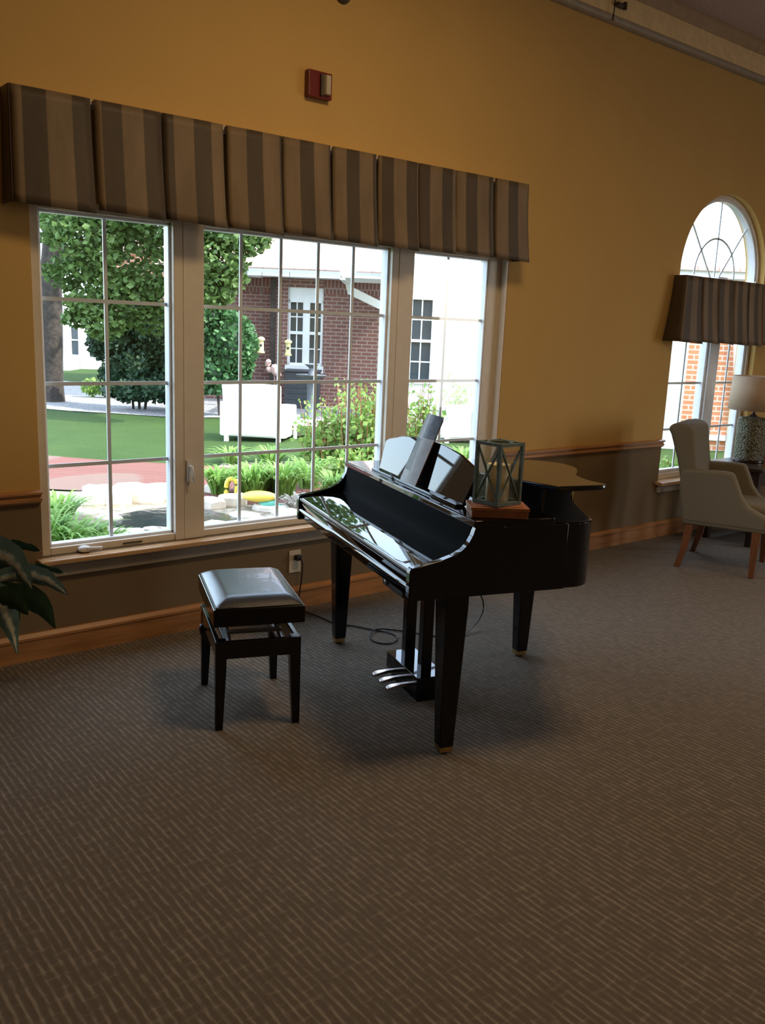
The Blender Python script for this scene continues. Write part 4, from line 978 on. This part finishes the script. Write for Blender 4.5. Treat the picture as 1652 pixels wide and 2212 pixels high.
lily(500, 1000, 50, 55, 120, 'low grassy clump in front of the wicker armchair')
lily(585, 1000, 50, 55, 120, 'low grassy clump under the seat of the wicker armchair')
lily(120, 1140, 95, 85, 240, 'upper clump of grassy leaves in the lower left pane')
lily(150, 1205, 105, 100, 280, 'clump of grassy leaves at the bottom left corner of the window')
lily(218, 1208, 85, 75, 190, 'lower grassy clump near the window crank and pond stones')
lily(98, 1205, 150, 85, 220, 'tall grassy leaves against the left window frame')
lily(640, 1105, 55, 45, 110, 'grey dried grass clump by the piano left shoulder', 'drygrass', name='dry_grass_clump')
lily(1003, 1010, 60, 60, 160, 'grassy clump in the right pane above the piano lid', seed=5)
def perennial(px, py, pyt, n, wpx, label, seed):
    t = depth(px, py); k = t / FPX; u0, _ = uz(px, py, t); h, spread = (py - pyt) * k * .97, wpx * k
    o = thing('flowering_plant', label, 'plant', gp(u0, t, gz(u0, t) + .01), EZ, 'red stemmed perennials by the window'); rg = random.Random(seed); s_, m = MB(), MB()
    for i in range(n):
        a = rg.uniform(0, 2 * math.pi); r_ = spread * rg.random(); hh = h * rg.uniform(.5, 1.03); b = Vector((r_ * .6 * math.cos(a), r_ * .6 * math.sin(a), 0)); e_ = Vector((r_ * 1.1 * math.cos(a), r_ * 1.1 * math.sin(a), hh))
        s_.tube([b - Vector((0, 0, .03)), (b + e_) / 2 + Vector((rg.uniform(-.03, .03), 0, 0)), e_], [.006, .005, .003], 5)
        for k_ in range(30):
            q = rg.random() ** 1.1; p = b.lerp(e_, q) + Vector((rg.gauss(0, .06), rg.gauss(0, .06), rg.gauss(0, .025))); leafcloud(m, [p], .088 * (1.15 - .55 * q), rg)
    s_.build('stems', M['redstem'], o, recalc=False); m.build('leaves', M['perennial'], o, recalc=False)
perennial(700, 1000, 850, 20, 58, 'red stemmed plant left of the others in the centre pane', 1)
perennial(755, 1005, 812, 30, 62, 'tallest red stemmed leafy plant in the centre pane', 2)
perennial(805, 1010, 818, 26, 55, 'leafy red stemmed plant beside the right mullion', 3)
perennial(905, 1010, 815, 26, 52, 'leafy red stemmed plant seen left of centre in the right pane', 4)
perennial(985, 950, 790, 16, 42, 'tall wispy plant in front of the white sided house in the right pane', 5)
perennial(745, 1035, 960, 18, 55, 'low dark leafy plant under the tall red stemmed plant', 7)
perennial(1445, 1040, 975, 14, 40, 'small green plant outside the arched window behind the armchair', 8)

# pond and stones
def pond(px0, px1, py0, py1, label):
    cx, cy = (px0 + px1) / 2, (py0 + py1) / 2; pts = []
    for i in range(28):
        a = 2 * math.pi * i / 28; px = cx + (px1 - px0) / 2 * math.cos(a); py = cy + (py1 - py0) / 2 * math.sin(a) * (1 + .12 * math.sin(3 * a))
        # meet the ground
        t = depth(px, py, G0 + .03); pts.append((*uz(px, py, t)[:1], t, 0))
    O = (sum(p[0] for p in pts) / 28, sum(p[1] for p in pts) / 28); zc = sum(p[2] for p in pts) / 28
    m = MB(); m.add([gp(p[0], p[1], G0 + .03) for p in pts] + [gp(O[0], O[1], G0 + .03)], [(i, (i + 1) % 28, 28) for i in range(28)])
    o = m.build('pond_water', M['water']); structure(o)
pond(232, 520, 1098, 1152, '')
def on_ground(px, py): t = depth(px, py); return uz(px, py, t)[0], t
rg = random.Random(21)
def rock(px, py, w_, d_, h_, label, rz=0):
    w_ *= .76; d_ *= .74; h_ *= .85
    u, t = on_ground(px, py); o = thing('garden_rock', label, 'rock', gp(u, t, gz(u, t) - .02), EZ + rz, 'pale stones around the pond'); m = MB(); n = 9; rings = []
    ph = [rg.uniform(.82, 1.12) for _ in range(n)]
    for k, (s_, z) in enumerate(((.93, 0), (1.0, h_ * .35), (.98, h_ * .8), (.86, h_), (.3, h_ * 1.04))):
        rings.append([(w_ / 2 * s_ * ph[i] * math.cos(2 * math.pi * i / n), d_ / 2 * s_ * ph[(i * 2) % n] * math.sin(2 * math.pi * i / n), z + (rg.uniform(-.01, .01) if k > 1 else 0)) for i in range(n)])
    m.loft(rings); m.build('stone', M['rock'], o, bevel=.012)
for px, py, w_, d_, h_, lab in [
    (190, 1092, .50, .34, .14, 'broad pale stone at the far left of the pond edge'), (245, 1090, .46, .36, .16, 'pale stone second from the left along the far pond edge'), (305, 1086, .52, .34, .15, 'long pale stone at the middle of the far pond edge'), (355, 1080, .44, .30, .18, 'pale stone against the left mullion at the pond edge'),
    (215, 1068, .46, .34, .10, 'flat pale stone below the brick path at left'), (285, 1062, .50, .34, .10, 'flat pale stone below the middle of the brick path'), (345, 1060, .42, .30, .10, 'flat pale stone below the brick path beside the mullion'), (180, 1120, .34, .26, .10, 'pale stone behind the lower left grass'), (235, 1128, .30, .24, .08, 'small pale stone at the near left pond rim'),
    (455, 1098, .36, .28, .14, 'pale stone just right of the left mullion'), (500, 1092, .40, .30, .15, 'blocky pale stone under the yellow hook ornament'), (540, 1060, .44, .36, .20, 'tilted pale stone among the daylilies'), (585, 1102, .46, .34, .09, 'flat pale stone in front of the teal ornament'), (625, 1072, .40, .22, .06, 'long thin pale stone beside the brown pot'), (620, 1112, .40, .34, .08, 'pale stone at the window bottom near the piano shoulder'),
    (470, 1140, .34, .26, .07, 'small pale stone at the near pond rim in the centre pane'), (530, 1122, .38, .28, .08, 'flat pale stone left of the teal ornament'), (270, 1155, .40, .26, .06, 'flat pale stone at the near pond rim in the left pane'), (340, 1150, .36, .24, .05, 'thin pale stone at the near pond rim by the mullion'), (570, 1128, .36, .26, .06, 'thin pale stone by the window bottom in the centre pane'), (465, 1062, .30, .26, .12, 'pale stone left of the yellow hook ornament')]:
    rock(px, py, w_, d_, h_, lab, rg.uniform(-.3, .3))
def orn(px, py): u, t = on_ground(px, py); return (u, t, gz(u, t))
O = orn(500, 1080); o = thing('garden_ornament', 'yellow hook shaped ornament standing among the pond stones', 'ornament', gp(*O), EZ)
m = MB(); m.tube(spline([(-.045, 0, -.02), (-.05, 0, .13), (-.03, 0, .20), (.02, 0, .21), (.05, 0, .17), (.045, 0, .08)], 4), [.022] * 21, 10); m.build('hook', M['yellow'], o, smooth=True)
m = MB(); m.ball((0, 0, .02), .07, .05, .04, 14, 8); m.build('foot', M['yellow'], o, smooth=True)
O = orn(560, 1100); o = thing('garden_ornament', 'rounded yellow and teal ornament lying beside the pond', 'ornament', gp(*O), EZ)
m = MB(); m.ball((0, 0, .12), .16, .10, .05, 16, 9); m.build('shell', M['yellow'], o, smooth=True)
m = MB(); m.ball((.08, -.02, .05), .085, .07, .06, 14, 8).ball((.18, -.03, .04), .035, .03, .03, 10, 6); m.build('body', M['teal'], o, smooth=True)
O = orn(592, 1072); o = thing('clay_pot', 'brown clay pot lying on its side under the daylilies', 'pot', gp(O[0], O[1], O[2] + .13), EZ)
m = MB(); m.loft([[(r * math.cos(2 * math.pi * i / 20), y, r * math.sin(2 * math.pi * i / 20)) for i in range(20)] for r, y in ((.09, .22), (.125, -.02), (.14, -.02), (.14, -.06), (.12, -.06), (.10, .16))], cap=True); m.build('pot_body', M['clay'], o, smooth=True)

# ================================================================== LIGHT
wd = bpy.data.worlds.new('sky'); bpy.context.scene.world = wd; wd.use_nodes = True; nt = wd.node_tree; nt.nodes.clear()
sky = nt.nodes.new('ShaderNodeTexSky'); sky.sky_type = 'NISHITA'; sky.sun_disc = False; sky.sun_elevation = R(48); sky.sun_rotation = R(150); sky.air_density = 1.0; sky.dust_density = 2.0; sky.ozone_density = 1.0
mxn = nt.nodes.new('ShaderNodeMix'); mxn.data_type = 'RGBA'; mxn.inputs[0].default_value = .35; mxn.inputs[7].default_value = (6.2, 7.2, 8.6, 1)
bg = nt.nodes.new('ShaderNodeBackground'); bg.inputs[1].default_value = 1.15; ow = nt.nodes.new('ShaderNodeOutputWorld')
nt.links.new(sky.outputs[0], mxn.inputs[6]); nt.links.new(mxn.outputs[2], bg.inputs[0]); nt.links.new(bg.outputs[0], ow.inputs[0])
def lamp(name, typ, loc, energy, col, target=None, **kw):
    l = bpy.data.lights.new(name, typ); l.energy = energy; l.color = col
    for k, v in kw.items(): setattr(l, k, v)
    o = bpy.data.objects.new(name, l); C.objects.link(o); o.location = loc
    if target is not None: o.rotation_euler = (Vector(target) - Vector(loc)).to_track_quat('-Z', 'Y').to_euler()
    return o
sd = RH * .78 - NH * .10 + Vector((0, 0, .85))
lamp('sun', 'SUN', (0, 0, 20), 9.0, (1, .94, .84), Vector((0, 0, 20)) - sd, angle=R(.6))
for nm, x, z, sx, sz in (('window_daylight_portal', (W1[0] + W1[1]) / 2, (W1[2] + W1[3]) / 2, W1[1] - W1[0], W1[3] - W1[2]), ('window_daylight_portal', xc2, 1.6, W2[1] - W2[0], 2.3)):
    o = lamp(nm, 'AREA', (x, .17, z), 1, (1, 1, 1), (x, -2, z), shape='RECTANGLE', size=sx, size_y=sz); o.data.cycles.is_portal = True
# ceiling lamps of the room (warm), added floor spots and daylight through the windows in the right wall
for x, y, e in ((2.7, -2.3, 48), (7.4, -4.2, 15), (1.0, -7.2, 16), (6.0, -7.5, 14)):
    lamp('ceiling_lamp', 'AREA', (x, y, 3.90), e, (1, .70, .39), (x, y, 0), shape='DISK', size=.9)
for x, y, e in ((5.7, -2.5, 95), (7.2, -3.4, 95), (5.0, -4.4, 50)):  # spots added to brighten the carpet at right, no known fixture
    o = lamp('floor_fill_spot', 'SPOT', (x, y, 3.90), e, (1, .76, .50), (x, y, 0), shadow_soft_size=.09, spot_size=R(66), spot_blend=.9)
for a, b in RW:
    o = lamp('side_window_portal', 'AREA', (X1 + .1, (a + b) / 2, 1.65), 1, (1, 1, 1), (0, (a + b) / 2, 1.65), shape='RECTANGLE', size=abs(b - a), size_y=2.9); o.data.cycles.is_portal = True

# ================================================================== CAMERA
cd_ = bpy.data.cameras.new('camera'); cam = bpy.data.objects.new('camera', cd_); C.objects.link(cam)
cd_.sensor_fit = 'VERTICAL'; cd_.sensor_height = 36.0; cd_.lens = 36.0 * FPX / 2212.0; cd_.clip_start = .05; cd_.clip_end = 300
cam.matrix_world = Matrix(((rgt.x, -dwn.x, -fwd.x, CAM.x), (rgt.y, -dwn.y, -fwd.y, CAM.y), (rgt.z, -dwn.z, -fwd.z, CAM.z), (0, 0, 0, 1)))
sc = bpy.context.scene; sc.camera = cam
sc.view_settings.view_transform = 'Standard'; sc.view_settings.look = 'None'; sc.view_settings.exposure = 0; sc.view_settings.gamma = 1; sc.view_settings.use_curve_mapping = False
cy = sc.cycles; cy.use_denoising = True; cy.use_adaptive_sampling = True; cy.adaptive_threshold = .015; cy.max_bounces = 8; cy.diffuse_bounces = 4; cy.glossy_bounces = 4; cy.transparent_max_bounces = 16; cy.transmission_bounces = 4
cy.sample_clamp_indirect = 6; cy.caustics_reflective = False; cy.caustics_refractive = False
